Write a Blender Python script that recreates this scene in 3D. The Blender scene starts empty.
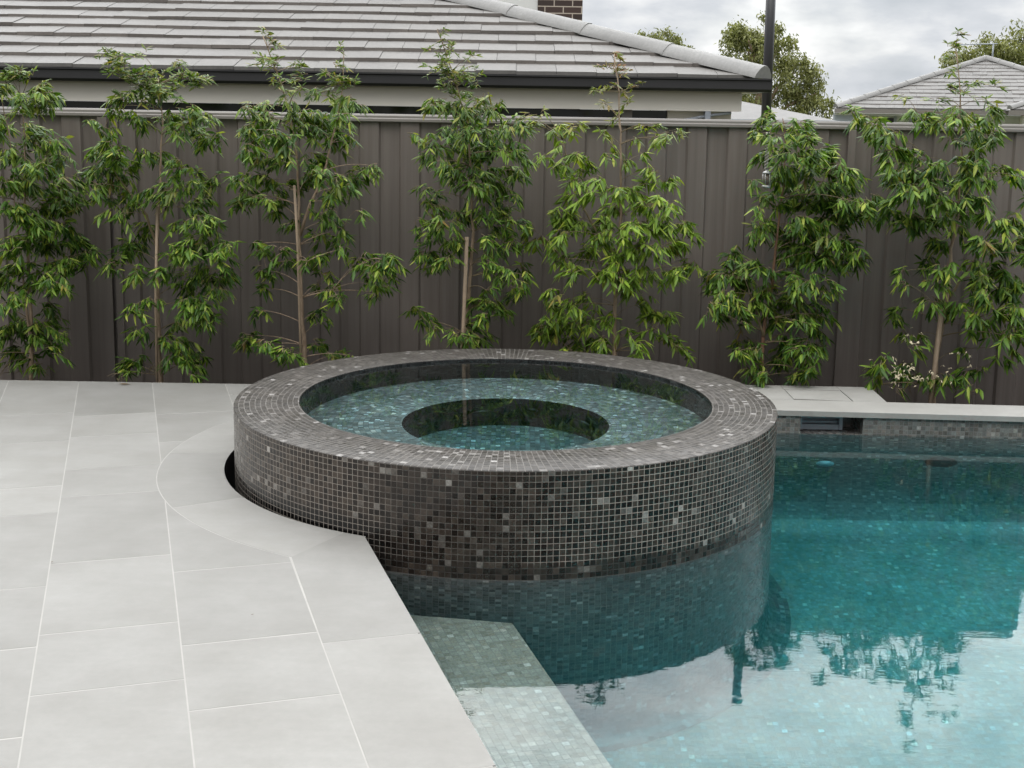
import bpy, math, random
import numpy as np
from mathutils import Vector, Matrix
random.seed(11); rng = np.random.default_rng(11)
R_ = math.radians
scene = bpy.context.scene
col = scene.collection

# ------------------------------------------------------------------ helpers
class MB:
    """collects polygons (with optional uv, material slot and smooth flag) for ONE mesh"""
    def __init__(s): s.v=[]; s.f=[]; s.uv=[]; s.mi=[]; s.sm=[]
    def face(s, pts, uv=None, mi=0, smooth=False):
        n=len(s.v); s.v += [tuple(p) for p in pts]; s.f.append(tuple(range(n,n+len(pts))))
        s.uv.append(uv if uv else [(p[0],p[1]) for p in pts]); s.mi.append(mi); s.sm.append(smooth)
    def grid(s, P, UV=None, mi=0, smooth=True, closed_u=False):
        """P[i][j] points; shared vertices"""
        n=len(s.v); a=len(P); b=len(P[0])
        for row in P: s.v += [tuple(p) for p in row]
        for i in range(a-1):
            for j in range(b-1):
                s.f.append((n+i*b+j, n+(i+1)*b+j, n+(i+1)*b+j+1, n+i*b+j+1))
                if UV: s.uv.append([UV[i][j],UV[i+1][j],UV[i+1][j+1],UV[i][j+1]])
                else: s.uv.append([(i,j),(i+1,j),(i+1,j+1),(i,j+1)])
                s.mi.append(mi); s.sm.append(smooth)
    def box(s, lo, hi, mi=0, skip=()):
        x0,y0,z0=lo; x1,y1,z1=hi
        F={'-z':[(x0,y1,z0),(x1,y1,z0),(x1,y0,z0),(x0,y0,z0)],'+z':[(x0,y0,z1),(x1,y0,z1),(x1,y1,z1),(x0,y1,z1)],
           '-y':[(x0,y0,z0),(x1,y0,z0),(x1,y0,z1),(x0,y0,z1)],'+y':[(x1,y1,z0),(x0,y1,z0),(x0,y1,z1),(x1,y1,z1)],
           '-x':[(x0,y1,z0),(x0,y0,z0),(x0,y0,z1),(x0,y1,z1)],'+x':[(x1,y0,z0),(x1,y1,z0),(x1,y1,z1),(x1,y0,z1)]}
        for k,p in F.items():
            if k in skip: continue
            if k[1]=='z': uv=[(q[0],q[1]) for q in p]
            elif k[1]=='y': uv=[(q[0],q[2]) for q in p]
            else: uv=[(q[1],q[2]) for q in p]
            s.face(p,uv,mi)
    def prism(s, poly, z0, z1, mi=0, bottom=False):
        """vertical prism over a CCW xy polygon"""
        s.face([(x,y,z1) for x,y in poly],None,mi)
        n=len(poly)
        for i in range(n):
            (x0,y0),(x1,y1)=poly[i],poly[(i+1)%n]
            L=math.hypot(x1-x0,y1-y0)
            s.face([(x0,y0,z0),(x1,y1,z0),(x1,y1,z1),(x0,y0,z1)],[(0,z0),(L,z0),(L,z1),(0,z1)],mi)
        if bottom: s.face([(x,y,z0) for x,y in reversed(poly)],None,mi)
    def tube(s, pts, rad, seg=8, caps=True, mi=0):
        pts=[Vector(p) for p in pts]; n0=len(s.v); k=len(pts)
        rad=rad if isinstance(rad,(list,tuple)) else [rad]*k
        u=None
        for i,p in enumerate(pts):
            d=(pts[min(i+1,k-1)]-pts[max(i-1,0)])
            d=d.normalized() if d.length>1e-9 else Vector((0,0,1))
            if u is None:
                u=d.cross(Vector((0.3,1,0.1))); u.normalize()
            else:
                u=(u-d*u.dot(d)); u=u.normalized() if u.length>1e-6 else d.orthogonal().normalized()
            w=d.cross(u)
            for j in range(seg):
                a=2*math.pi*j/seg; s.v.append(tuple(p+(u*math.cos(a)+w*math.sin(a))*rad[i]))
        for i in range(k-1):
            for j in range(seg):
                a=n0+i*seg+j; b=n0+i*seg+(j+1)%seg; f=(a,b,b+seg,a+seg)
                s.f.append(f); s.uv.append([(j/seg,i),((j+1)/seg,i),((j+1)/seg,i+1),(j/seg,i+1)]); s.mi.append(mi); s.sm.append(True)
        if caps:
            for base,rev in ((n0,True),(n0+(k-1)*seg,False)):
                f=tuple(range(base,base+seg)); f=f[::-1] if rev else f
                s.f.append(f); s.uv.append([(0,0)]*seg); s.mi.append(mi); s.sm.append(False)
    def lathe(s, prof, seg=48, center=(0,0,0), mi=0, smooth=True):
        P=[];cx,cy,cz=center
        for i in range(seg+1):
            a=2*math.pi*i/seg; P.append([(cx+r*math.cos(a),cy+r*math.sin(a),cz+z) for r,z in prof])
        s.grid(P,None,mi,smooth)
    def build(s, name, mats, parent=None, bevel=0):
        me=bpy.data.meshes.new(name); me.from_pydata(s.v,[],s.f)
        uvl=me.uv_layers.new(name='UVMap'); flat=[c for uv in s.uv for q in uv for c in q]
        uvl.data.foreach_set('uv',flat)
        me.polygons.foreach_set('material_index',s.mi); me.polygons.foreach_set('use_smooth',s.sm)
        mats=mats if isinstance(mats,(list,tuple)) else [mats]
        for m in mats: me.materials.append(m)
        me.update()
        o=bpy.data.objects.new(name,me); col.objects.link(o)
        if parent is not None: o.parent=parent
        if bevel:
            b=o.modifiers.new('bevel','BEVEL'); b.width=bevel; b.segments=2; b.limit_method='ANGLE'; b.angle_limit=R_(40)
        return o

def thing(name, label, cat, loc=(0,0,0), rotz=0, group=None):
    o=bpy.data.objects.new(name,None); col.objects.link(o); o.location=loc; o.rotation_euler=(0,0,rotz)
    o.empty_display_size=.1; o['label']=label; o['category']=cat
    if group: o['group']=group
    return o
def tag(o,label,cat,group=None):
    o['label']=label; o['category']=cat
    if group: o['group']=group
    return o
def struct(o): o['kind']='structure'; return o

# ------------------------------------------------------------------ materials
class NT:
    def __init__(s,name):
        s.m=bpy.data.materials.new(name); s.m.use_nodes=True; s.t=s.m.node_tree; s.t.nodes.clear()
        s.out=s.n('ShaderNodeOutputMaterial')
    def n(s,typ,**k):
        nd=s.t.nodes.new(typ)
        for a,b in k.items(): setattr(nd,a,b)
        return nd
    def l(s,a,b): s.t.links.new(a,b)
    def setin(s,inp,v):
        if isinstance(v,bpy.types.NodeSocket): s.l(v,inp)
        elif isinstance(v,(tuple,list)) and len(v)==3 and inp.type=='RGBA': inp.default_value=(*v,1)
        else: inp.default_value=v
    def math(s,op,a,b=None,c=None,clamp=False):
        nd=s.n('ShaderNodeMath',operation=op); nd.use_clamp=clamp
        for i,v in enumerate((a,b,c)):
            if v is not None: s.setin(nd.inputs[i],v)
        return nd.outputs[0]
    def vmath(s,op,a,b=None,scale=None):
        nd=s.n('ShaderNodeVectorMath',operation=op); s.setin(nd.inputs[0],a)
        if b is not None: s.setin(nd.inputs[1],b)
        if scale is not None: s.setin(nd.inputs['Scale'],scale)
        return nd.outputs['Value'] if op in('LENGTH','DOT_PRODUCT') else nd.outputs[0]
    def mix(s,f,a,b,typ='MIX'):
        nd=s.n('ShaderNodeMix',data_type='RGBA',blend_type=typ); s.setin(nd.inputs[0],f); s.setin(nd.inputs[6],a); s.setin(nd.inputs[7],b)
        return nd.outputs[2]
    def ramp(s,f,stops,interp='LINEAR'):
        nd=s.n('ShaderNodeValToRGB'); cr=nd.color_ramp; cr.interpolation=interp
        while len(cr.elements)<len(stops): cr.elements.new(.5)
        for e,(p,c) in zip(cr.elements,stops):
            e.position=p; e.color=(*c,1) if isinstance(c,(tuple,list)) else (c,c,c,1)
        s.setin(nd.inputs[0],f); return nd.outputs[0]
    def noise(s,vec,scale,detail=3,rough=.5,dim='3D',out=0):
        nd=s.n('ShaderNodeTexNoise',noise_dimensions=dim); s.l(vec,nd.inputs['Vector'])
        nd.inputs['Scale'].default_value=scale; nd.inputs['Detail'].default_value=detail; nd.inputs['Roughness'].default_value=rough
        return nd.outputs[out]
    def smooth(s,v,a,b,lo=0.,hi=1.):
        nd=s.n('ShaderNodeMapRange',interpolation_type='SMOOTHSTEP'); s.setin(nd.inputs[0],v)
        for i,x in zip((1,2,3,4),(a,b,lo,hi)): s.setin(nd.inputs[i],x)
        return nd.outputs[0]
    def coord(s,which='Object'): return s.n('ShaderNodeTexCoord').outputs[which]
    def pos(s): return s.n('ShaderNodeNewGeometry').outputs['Position']
    def scaled(s,vec,sc):
        nd=s.n('ShaderNodeMapping'); s.l(vec,nd.inputs[0]); nd.inputs['Scale'].default_value=sc; return nd.outputs[0]
    def bump(s,h,strength=.3,dist=.002,normal=None):
        nd=s.n('ShaderNodeBump'); s.l(h,nd.inputs['Height']); nd.inputs['Strength'].default_value=strength; nd.inputs['Distance'].default_value=dist
        if normal is not None: s.l(normal,nd.inputs['Normal'])
        return nd.outputs[0]
    def bsdf(s,base,rough=.5,normal=None,metal=0.,spec=.5,**k):
        b=s.n('ShaderNodeBsdfPrincipled'); s.setin(b.inputs['Base Color'],base); s.setin(b.inputs['Roughness'],rough)
        b.inputs['Metallic'].default_value=metal; s.setin(b.inputs['Specular IOR Level'],spec)
        if normal is not None: s.l(normal,b.inputs['Normal'])
        for kk,v in k.items(): s.setin(b.inputs[kk],v)
        s.l(b.outputs[0],s.out.inputs['Surface']); return b

def plain(name,c,rough=.5,var=.12,scale=6,metal=0,spec=.5,bump=0):
    N=NT(name); p=N.coord()
    nz=N.noise(p,scale,4,.6)
    cc=N.mix(nz,tuple(x*(1-var) for x in c),tuple(min(1,x*(1+var)) for x in c))
    nrm=N.bump(N.noise(p,scale*12,3),.3,bump) if bump else None
    N.bsdf(cc,N.math('MULTIPLY_ADD',nz,.15,rough-.07),nrm,metal,spec); return N.m

TILE=.0243
def mosaic(name, stops, grout_dark, grout_light, grout_mask, rough=(.12,.34), tilt=.05, tint=None, toned=False, gw=.055, spec=.5):
    """small square mosaic; uv in metres"""
    N=NT(name)
    uv=N.n('ShaderNodeUVMap').outputs[0]
    t=N.vmath('SCALE',uv,scale=1/TILE)
    cell=N.vmath('FLOOR',t); fr=N.vmath('FRACTION',t)
    wn=N.n('ShaderNodeTexWhiteNoise',noise_dimensions='3D'); N.l(N.vmath('ADD',cell,(.37,.61,4.2)),wn.inputs[0])
    val,wc=wn.outputs[0],wn.outputs[1]
    wn2=N.n('ShaderNodeTexWhiteNoise',noise_dimensions='3D'); N.l(N.vmath('ADD',cell,(7.13,2.71,1.5)),wn2.inputs[0])
    sx=N.n('ShaderNodeSeparateXYZ'); N.l(fr,sx.inputs[0])
    ex=N.math('MINIMUM',sx.outputs[0],N.math('SUBTRACT',1.,sx.outputs[0]))
    ey=N.math('MINIMUM',sx.outputs[1],N.math('SUBTRACT',1.,sx.outputs[1]))
    ed=N.math('MINIMUM',ex,ey)
    tilem=N.smooth(ed,gw*.55,gw*1.25)
    c=N.ramp(val,stops)
    # pearly cloudiness inside each tile and patches of lighter and darker sheets
    uo=N.vmath('ADD',uv,N.vmath('SCALE',wn2.outputs[1],scale=5.))
    cl=N.noise(uo,110,3,.6)
    c=N.mix(1.,c,N.ramp(cl,[(.25,.62),(.75,1.4)]),'MULTIPLY')
    big=N.noise(N.pos(),3.2,3,.55)
    c=N.mix(1.,c,N.ramp(big,[(.3,.78),(.7,1.22)]),'MULTIPLY')
    if tint is not None:
        c=N.mix(tint,c,N.mix(1.,c,N.ramp(wn2.outputs[0],[(0,(1.15,.95,.82)),(.5,(.92,1.02,1.02)),(1,(.8,1.05,1.2))]),'MULTIPLY'))
    if toned:   # tiles nearly black just above the slot on the left
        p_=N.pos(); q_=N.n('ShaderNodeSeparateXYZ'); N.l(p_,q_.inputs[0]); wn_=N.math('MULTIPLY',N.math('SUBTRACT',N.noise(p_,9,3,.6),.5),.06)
        lowtone=N.math('MULTIPLY',N.smooth(N.math('ADD',q_.outputs[2],wn_),.035,.085,1.,0.),N.smooth(q_.outputs[0],-.62,-.3,1.,0.))
        c=N.mix(lowtone,c,(.004,.0037,.0035))
    gm=grout_mask(N)
    g=N.mix(gm,grout_dark,grout_light)
    basec=N.mix(tilem,g,c)
    rr=N.math('MULTIPLY_ADD',wn2.outputs[0],rough[1]-rough[0],rough[0])
    rgh=N.math('ADD',N.math('MULTIPLY',tilem,rr),N.math('MULTIPLY',N.math('SUBTRACT',1.,tilem),.6))
    geo=N.n('ShaderNodeNewGeometry')
    jit=N.vmath('SCALE',N.vmath('SUBTRACT',wc,(.5,.5,.5)),scale=tilt*2)
    nrm=N.vmath('NORMALIZE',N.vmath('ADD',geo.outputs['Normal'],jit))
    nrm=N.bump(N.math('ADD',tilem,N.math('MULTIPLY',cl,.25)),.5,.0012,nrm)
    N.bsdf(basec,rgh,nrm,0,spec)
    return N.m

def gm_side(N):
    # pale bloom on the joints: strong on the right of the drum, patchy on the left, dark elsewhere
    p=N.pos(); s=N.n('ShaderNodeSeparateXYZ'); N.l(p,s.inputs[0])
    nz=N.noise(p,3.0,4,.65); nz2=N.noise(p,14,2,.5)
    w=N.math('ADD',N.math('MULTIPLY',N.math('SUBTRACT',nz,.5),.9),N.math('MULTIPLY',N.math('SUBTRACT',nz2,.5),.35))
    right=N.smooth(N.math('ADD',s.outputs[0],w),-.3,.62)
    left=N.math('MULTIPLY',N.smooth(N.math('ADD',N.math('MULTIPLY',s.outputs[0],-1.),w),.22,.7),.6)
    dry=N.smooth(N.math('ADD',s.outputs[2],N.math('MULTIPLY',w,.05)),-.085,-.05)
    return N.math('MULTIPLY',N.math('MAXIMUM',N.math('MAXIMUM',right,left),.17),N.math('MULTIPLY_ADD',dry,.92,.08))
def gm_const(v):
    def f(N):
        return N.math('ADD',N.math('MULTIPLY',N.noise(N.pos(),5,3,.6),.6),v-.3,clamp=True)
    return f
DARK=[(0,(.008,.0058,.0045)),(.35,(.0175,.0128,.0098)),(.7,(.034,.0255,.0198)),(.935,(.056,.0435,.034)),(.97,(.09,.081,.072)),(.986,(.18,.167,.15)),(1,(.4,.38,.35))]
INNER=[(0,(.006,.006,.006)),(.5,(.011,.011,.0105)),(.95,(.02,.02,.019)),(1,(.05,.05,.048))]
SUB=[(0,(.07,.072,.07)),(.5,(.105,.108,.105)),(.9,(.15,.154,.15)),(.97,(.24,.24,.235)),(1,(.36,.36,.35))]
RIM=[(0,(.022,.019,.0163)),(.4,(.033,.0285,.0245)),(.8,(.047,.041,.0355)),(.95,(.075,.068,.061)),(.985,(.17,.16,.15)),(1,(.24,.23,.22))]
SEAT=[(0,(.1,.1,.096)),(.5,(.17,.17,.163)),(.85,(.25,.25,.24)),(.95,(.34,.34,.33)),(.98,(.55,.54,.52)),(1,(.65,.64,.62))]
POOL=[(0,(.235,.23,.205)),(.5,(.285,.28,.252)),(.88,(.33,.325,.295)),(.97,(.37,.365,.335)),(.985,(.48,.47,.44)),(1,(.64,.63,.59))]
WALLT=[(0,(.085,.078,.07)),(.5,(.13,.12,.108)),(.9,(.175,.163,.148)),(1,(.26,.245,.225))]
M={}
M['side']=mosaic('dark mosaic',DARK,(.02,.018,.016),(.37,.325,.28),gm_side,toned=True)
M['rim']=mosaic('grey mosaic',RIM,(.05,.045,.04),(.22,.208,.19),gm_const(.55),rough=(.3,.5),tilt=.04,spec=.2)
M['seat']=mosaic('wet grey mosaic',SEAT,(.06,.06,.055),(.12,.12,.11),gm_const(.5),tint=.5)
M['inner']=mosaic('inner dark mosaic',INNER,(.01,.01,.01),(.025,.025,.025),gm_const(.4))
M['sub']=mosaic('submerged mosaic',SUB,(.06,.06,.058),(.16,.16,.155),gm_const(.55),tint=.3)  # lighter than the drum above: light scattered by the water put in the colour
M['pool']=mosaic('pool mosaic',POOL,(.16,.158,.148),(.27,.268,.25),gm_const(.5),tint=.7,tilt=.04)
M['bench']=mosaic('bench mosaic',[(0,(.15,.148,.122)),(.5,(.19,.187,.155)),(.9,(.225,.221,.187)),(.97,(.27,.265,.23)),(1,(.36,.355,.32))],(.1,.102,.093),(.15,.152,.14),gm_const(.5),tint=.25,tilt=.03)
M['shadewall']=mosaic('shaded pool wall mosaic',[(0,(.075,.078,.074)),(.5,(.112,.115,.109)),(.9,(.155,.158,.15)),(1,(.34,.34,.32))],(.07,.07,.067),(.12,.12,.114),gm_const(.5),tint=.4)  # pool tile darkened: underwater shade put in the colour, stepped down to the floor
M['shadecove']=mosaic('cove mosaic',[(0,(.1,.102,.096)),(.5,(.14,.142,.134)),(.9,(.19,.19,.18)),(1,(.36,.36,.34))],(.08,.08,.075),(.14,.14,.13),gm_const(.5),tint=.5)  # first step of that painted shade gradient
M['halfshadecove']=mosaic('half shaded cove mosaic',[(0,(.18,.18,.168)),(.5,(.23,.23,.214)),(.9,(.28,.28,.262)),(1,(.5,.5,.47))],(.12,.12,.112),(.2,.2,.19),gm_const(.5),tint=.6)  # second, lighter step of the painted shade towards the floor
M['poolwall']=mosaic('pool wall mosaic',WALLT,(.08,.075,.07),(.22,.21,.2),gm_const(.5),tint=.3)

def m_paver(k=1.,nm='pale stone paving'):
    N=NT(nm); p=N.pos(); g=N.n('ShaderNodeNewGeometry')
    ri=g.outputs['Random Per Island']
    n1=N.noise(N.vmath('ADD',p,N.vmath('SCALE',(1.,1.7,.3),scale=N.math('MULTIPLY',ri,37.))),2.6,5,.62)
    n2=N.noise(p,38,4,.65); n3=N.noise(p,260,2,.6)
    st=N.noise(N.scaled(p,(1.2,9,1)),3.,4,.6)
    c=N.ramp(n1,[(.28,(.182,.1765,.1625)),(.5,(.206,.201,.187)),(.72,(.232,.227,.2135))])
    c=N.mix(1.,c,N.ramp(n2,[(.3,.95),(.7,1.05)]),'MULTIPLY')
    c=N.mix(1.,c,N.ramp(st,[(.35,.985),(.65,1.015)]),'MULTIPLY')
    c=N.mix(1.,c,N.ramp(ri,[(0,.91),(1,1.06)]),'MULTIPLY')
    spk=N.smooth(N.noise(p,95,2,.5),.74,.8)
    c=N.mix(N.math('MULTIPLY',spk,.35),c,(.15,.145,.135))
    if k!=1.: c=N.vmath('SCALE',c,scale=k)
    N.bsdf(c,N.math('MULTIPLY_ADD',n2,.2,.5),N.bump(N.math('ADD',n3,n2),.25,.0015),0,.35); return N.m
M['paver']=m_paver(); M['coping']=m_paver(1.42,'lightened paving stone')  # coping is the same stone, brightened to stand in for more light
M['scum']=plain('chalky waterline stain',(.085,.08,.075),.8,.3,6)
M['grout']=plain('white grout',(.29,.282,.262),.8,.2,9)
M['charcoal']=plain('charcoal gutter metal',(.028,.027,.029),.35,.15,4)
M['cream']=plain('cream painted render',(.78,.745,.66),.75,.05,2)
M['whitewall']=plain('white painted wall',(.68,.68,.66),.7,.04,2)
M['dark']=plain('unlit opening',(.012,.012,.012),.4,.2,3)
M['glass']=plain('dark window glass',(.015,.016,.018),.08,.1,2)
M['soil']=plain('garden soil',(.03,.022,.016),.95,.4,14,bump=.02)
M['grass']=plain('dull lawn',(.07,.085,.035),.95,.3,1.5,bump=.02)
M['black']=plain('black plastic',(.012,.012,.013),.4,.2,20)
M['greyplastic']=plain('grey plastic',(.34,.37,.41),.45,.1,12)
M['blueplastic']=plain('pale blue plastic',(.25,.45,.5),.4,.1,12)
M['steel']=plain('silver metal',(.4,.4,.39),.4,.1,30,metal=.6)
M['cord']=plain('white cord',(.33,.31,.27),.7,.1,40)
M['wood']=plain('hardwood stake',(.34,.255,.18),.8,.25,25,bump=.002)
M['deadleaf']=plain('brown leaf',(.09,.06,.03),.7,.3,40)
M['blossom']=plain('cream blossom',(.5,.44,.3),.7,.2,60)

def m_fence():
    N=NT('brown steel sheet'); p=N.pos()
    st=N.noise(N.scaled(p,(1,1,.03)),28,4,.65); lg=N.noise(N.scaled(p,(1,1,.35)),1.6,3,.5); dr=N.noise(N.scaled(p,(1,1,.12)),90,2,.5)
    c=N.ramp(st,[(.3,(.125,.105,.0925)),(.7,(.165,.141,.1265))])
    c=N.mix(1.,c,N.ramp(lg,[(.3,.88),(.7,1.1)]),'MULTIPLY')
    c=N.mix(N.math('MULTIPLY',N.smooth(dr,.68,.78),.12),c,(.2,.19,.18))
    N.bsdf(c,N.math('MULTIPLY_ADD',st,.2,.34),N.bump(st,.08,.002),0,.45); return N.m
M['fence']=m_fence()
M['rail']=plain('brown steel rail',(.2,.183,.168),.33,.1,5)  # top rail: fence paint lightened, sky sheen put in the colour

def m_rooftile(name,c0,c1):
    N=NT(name); g=N.n('ShaderNodeNewGeometry'); p=N.pos(); ri=g.outputs['Random Per Island']
    c=N.mix(ri,c0,c1); c=N.mix(1.,c,N.ramp(N.noise(p,3,5,.65),[(.3,.85),(.7,1.12)]),'MULTIPLY')
    c=N.mix(1.,c,N.ramp(N.noise(p,45,3,.6),[(.3,.9),(.7,1.08)]),'MULTIPLY')
    N.bsdf(c,.6,N.bump(N.noise(p,60,3),.2,.003),0,.4); return N.m
M['tile']=m_rooftile('grey concrete roof tile',(.128,.121,.112),(.14,.133,.124))
M['tileedge']=m_rooftile('raw roof tile edge',(.1,.087,.078),(.17,.15,.136))
M['tile2']=m_rooftile('light grey roof tile',(.13,.125,.118),(.148,.142,.134))
M['ridge']=m_rooftile('grey ridge cap',(.215,.211,.203),(.235,.231,.223))

def m_brick():
    N=NT('dark brown brick'); p=N.coord('UV')
    b=N.n('ShaderNodeTexBrick'); N.l(p,b.inputs['Vector']); b.inputs['Scale'].default_value=1.; b.inputs['Brick Width'].default_value=.24; b.inputs['Row Height'].default_value=.086
    b.inputs['Mortar Size'].default_value=.007; b.inputs['Color1'].default_value=(.035,.022,.018,1); b.inputs['Color2'].default_value=(.06,.035,.028,1); b.inputs['Mortar'].default_value=(.42,.36,.3,1)
    N.bsdf(b.outputs[0],.75,N.bump(N.noise(p,60,3),.2,.003)); return N.m
M['brick']=m_brick()

def m_bark(name,c0,c1):
    N=NT(name); p=N.pos(); st=N.noise(N.scaled(p,(1,1,.2)),60,4,.65)
    N.bsdf(N.ramp(st,[(.3,c0),(.7,c1)]),.85,N.bump(st,.5,.003)); return N.m
M['bark']=m_bark('pale smooth bark',(.17,.115,.075),(.36,.27,.19))
M['bark_red']=m_bark('reddish bark',(.12,.06,.035),(.25,.14,.085))
M['twig']=m_bark('greenish brown twig',(.1,.075,.04),(.22,.17,.1))

def m_leaf(name,ramp_mature,ramp_young,trans=.3,rough=.36):
    N=NT(name); g=N.n('ShaderNodeNewGeometry'); ri=g.outputs['Random Per Island']
    at=N.n('ShaderNodeAttribute'); at.attribute_name='young'
    c=N.mix(at.outputs['Fac'],N.ramp(ri,ramp_mature),N.ramp(ri,ramp_young))
    c=N.mix(1.,c,N.ramp(N.noise(N.pos(),7,3,.5),[(.3,.82),(.7,1.18)]),'MULTIPLY')
    b=N.bsdf(c,rough+.06,None,0,.28)
    t=N.n('ShaderNodeBsdfTranslucent'); N.l(N.mix(1.,c,(1.25,1.3,.55),'MULTIPLY'),t.inputs[0])
    ms=N.n('ShaderNodeMixShader'); ms.inputs[0].default_value=trans
    N.l(b.outputs[0],ms.inputs[1]); N.l(t.outputs[0],ms.inputs[2]); N.l(ms.outputs[0],N.out.inputs['Surface']); return N.m
MAT_G=[(0,(.02,.055,.008)),(.3,(.052,.118,.014)),(.65,(.115,.21,.024)),(.88,(.215,.31,.045)),(1,(.34,.38,.06))]
YNG=[(0,(.07,.12,.025)),(.4,(.12,.16,.035)),(.7,(.17,.17,.045)),(.88,(.2,.12,.05)),(1,(.22,.1,.04))]
BRT=[(0,(.055,.11,.014)),(.4,(.125,.215,.024)),(.8,(.225,.34,.038)),(1,(.35,.41,.055))]
M['leaf']=m_leaf('glossy green leaf',MAT_G,YNG)
M['leaf_bright']=m_leaf('yellow green leaf',BRT,[(0,(.1,.14,.03)),(.35,(.16,.16,.045)),(.7,(.22,.13,.05)),(1,(.24,.1,.045))])
M['gum']=m_leaf('olive gum leaf',[(0,(.11,.125,.04)),(.5,(.19,.205,.075)),(1,(.29,.3,.13))],[(0,(.12,.12,.04)),(1,(.2,.18,.07))],.25,.5)

def m_water(name,ripple,absorb,density,scat=0.,scol=(.5,.85,.9)):
    N=NT(name); p=N.pos()
    g=N.n('ShaderNodeBsdfGlass'); g.inputs['IOR'].default_value=1.333; g.inputs['Roughness'].default_value=0.
    g.inputs['Color'].default_value=(1,1,1,1)
    if ripple:
        h=N.math('ADD',N.noise(N.scaled(p,(1,1.7,1)),3.0,2,.5),N.math('MULTIPLY',N.noise(N.scaled(p,(.8,2.4,1)),12.,3,.55),.3))
        N.l(N.bump(h,1.,ripple),g.inputs['Normal'])
    N.l(g.outputs[0],N.out.inputs['Surface'])
    a=N.n('ShaderNodeVolumeAbsorption'); a.inputs['Color'].default_value=(*absorb,1); a.inputs['Density'].default_value=density
    
    if scat:
        sc_=N.n('ShaderNodeVolumeScatter'); sc_.inputs['Color'].default_value=(*scol,1); sc_.inputs['Density'].default_value=scat; sc_.inputs['Anisotropy'].default_value=.3
        ad=N.n('ShaderNodeAddShader'); N.l(a.outputs[0],ad.inputs[0]); N.l(sc_.outputs[0],ad.inputs[1]); N.l(ad.outputs[0],N.out.inputs['Volume'])
    else: N.l(a.outputs[0],N.out.inputs['Volume'])
    return N.m
M['water']=m_water('clear teal pool water',.00052,(.05,.835,.89),.64,.06,(.3,.85,.9))
M['spawater']=m_water('still spa water',0.,(.24,.86,.93),.6)

# ------------------------------------------------------------------ setting: ground, soil, paving
DECKEND=7.437; SX,SY=-.023,5.863; RO,RI,RW=1.258,.963,.49
ZRIM=.30; ZSPA=.285; ZW=-.132
ang107=R_(107); A_=(math.cos(ang107),math.sin(ang107)); B_=(A_[1],-A_[0])
def ab(a,b): return (A_[0]*a+B_[0]*b, A_[1]*a+B_[1]*b)

g=MB(); X0,X1,Y0,Y1=-7.5,8.,-6.,8.3; F=900.
for (a,b,c,d) in ((-F,-F,F,Y0),(-F,Y1,F,F),(-F,Y0,X0,Y1),(X1,Y0,F,Y1)):
    g.face([(a,b,-.5),(c,b,-.5),(c,d,-.5),(a,d,-.5)])
for p,q in (((X0,Y0),(X1,Y0)),((X1,Y0),(X1,Y1)),((X1,Y1),(X0,Y1)),((X0,Y1),(X0,Y0))):
    g.face([(*p,-.5),(*q,-.5),(*q,-.25),(*p,-.25)])
struct(g.build('ground',M['grass']))
so=MB(); n=60; P=[]
for i in range(n+1):
    x=X0+(X1-X0)*i/n; P.append([(x,DECKEND-.25+(Y1-DECKEND+.25)*j/6,-.26+.02*math.sin(i*2.1+j*1.7)+random.uniform(-.012,.012)) for j in range(7)])
so.grid(P); struct(so.build('garden_soil',M['soil']))
de=MB(); de.box((-7.4,7.37,-.4),(1.1,7.425,-.042)); struct(de.build('deck_edge',M['grout']))

def clip(poly,nx,ny,c):
    """keep nx*x+ny*y<=c"""
    out=[]
    for i in range(len(poly)):
        p,q=poly[i],poly[(i+1)%len(poly)]; dp=nx*p[0]+ny*p[1]-c; dq=nx*q[0]+ny*q[1]-c
        if dp<=0: out.append(p)
        if dp*dq<0:
            t=dp/(dp-dq); out.append((p[0]+(q[0]-p[0])*t,p[1]+(q[1]-p[1])*t))
    return out
def area(p): return .5*sum(p[i][0]*p[(i+1)%len(p)][1]-p[(i+1)%len(p)][0]*p[i][1] for i in range(len(p)))
def cut_disc(poly,cx,cy,r):
    """remove a disc from a polygon (one entry, one exit)"""
    d=[]
    for i in range(len(poly)):
        p,q=poly[i],poly[(i+1)%len(poly)]; k=max(1,int(math.hypot(q[0]-p[0],q[1]-p[1])/.004))
        d += [(p[0]+(q[0]-p[0])*j/k,p[1]+(q[1]-p[1])*j/k) for j in range(k)]
    ins=[math.hypot(x-cx,y-cy)<r for x,y in d]
    if not any(ins): return poly
    if all(ins): return []
    n=len(d); st=next(i for i in range(n) if not ins[i] and ins[i-1])
    seq=[d[(st+i)%n] for i in range(n)]; f=[ins[(st+i)%n] for i in range(n)]
    keep=[p for p,z in zip(seq,f) if not z]
    a0=math.atan2(keep[-1][1]-cy,keep[-1][0]-cx); a1=math.atan2(keep[0][1]-cy,keep[0][0]-cx)
    da=(a1-a0+math.pi)%(2*math.pi)-math.pi; k=max(2,int(abs(da)/.03))
    # thin the straight runs
    th=[keep[0]]
    for i in range(1,len(keep)-1):
        (x0,y0),(x1,y1),(x2,y2)=th[-1],keep[i],keep[i+1]
        if abs((x1-x0)*(y2-y1)-(y1-y0)*(x2-x1))>1e-7: th.append(keep[i])
    th.append(keep[-1])
    return th+[(cx+r*math.cos(a0+da*j/k),cy+r*math.sin(a0+da*j/k)) for j in range(0,k+1)]
RING=1.599; G=.0024; GC=.0038
pav=MB()
def paver(poly,zt=0.):
    if len(poly)<3: return
    if area(poly)<0: poly=poly[::-1]
    if area(poly)<.0006: return
    pav.prism(poly,-.04,zt)
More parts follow.
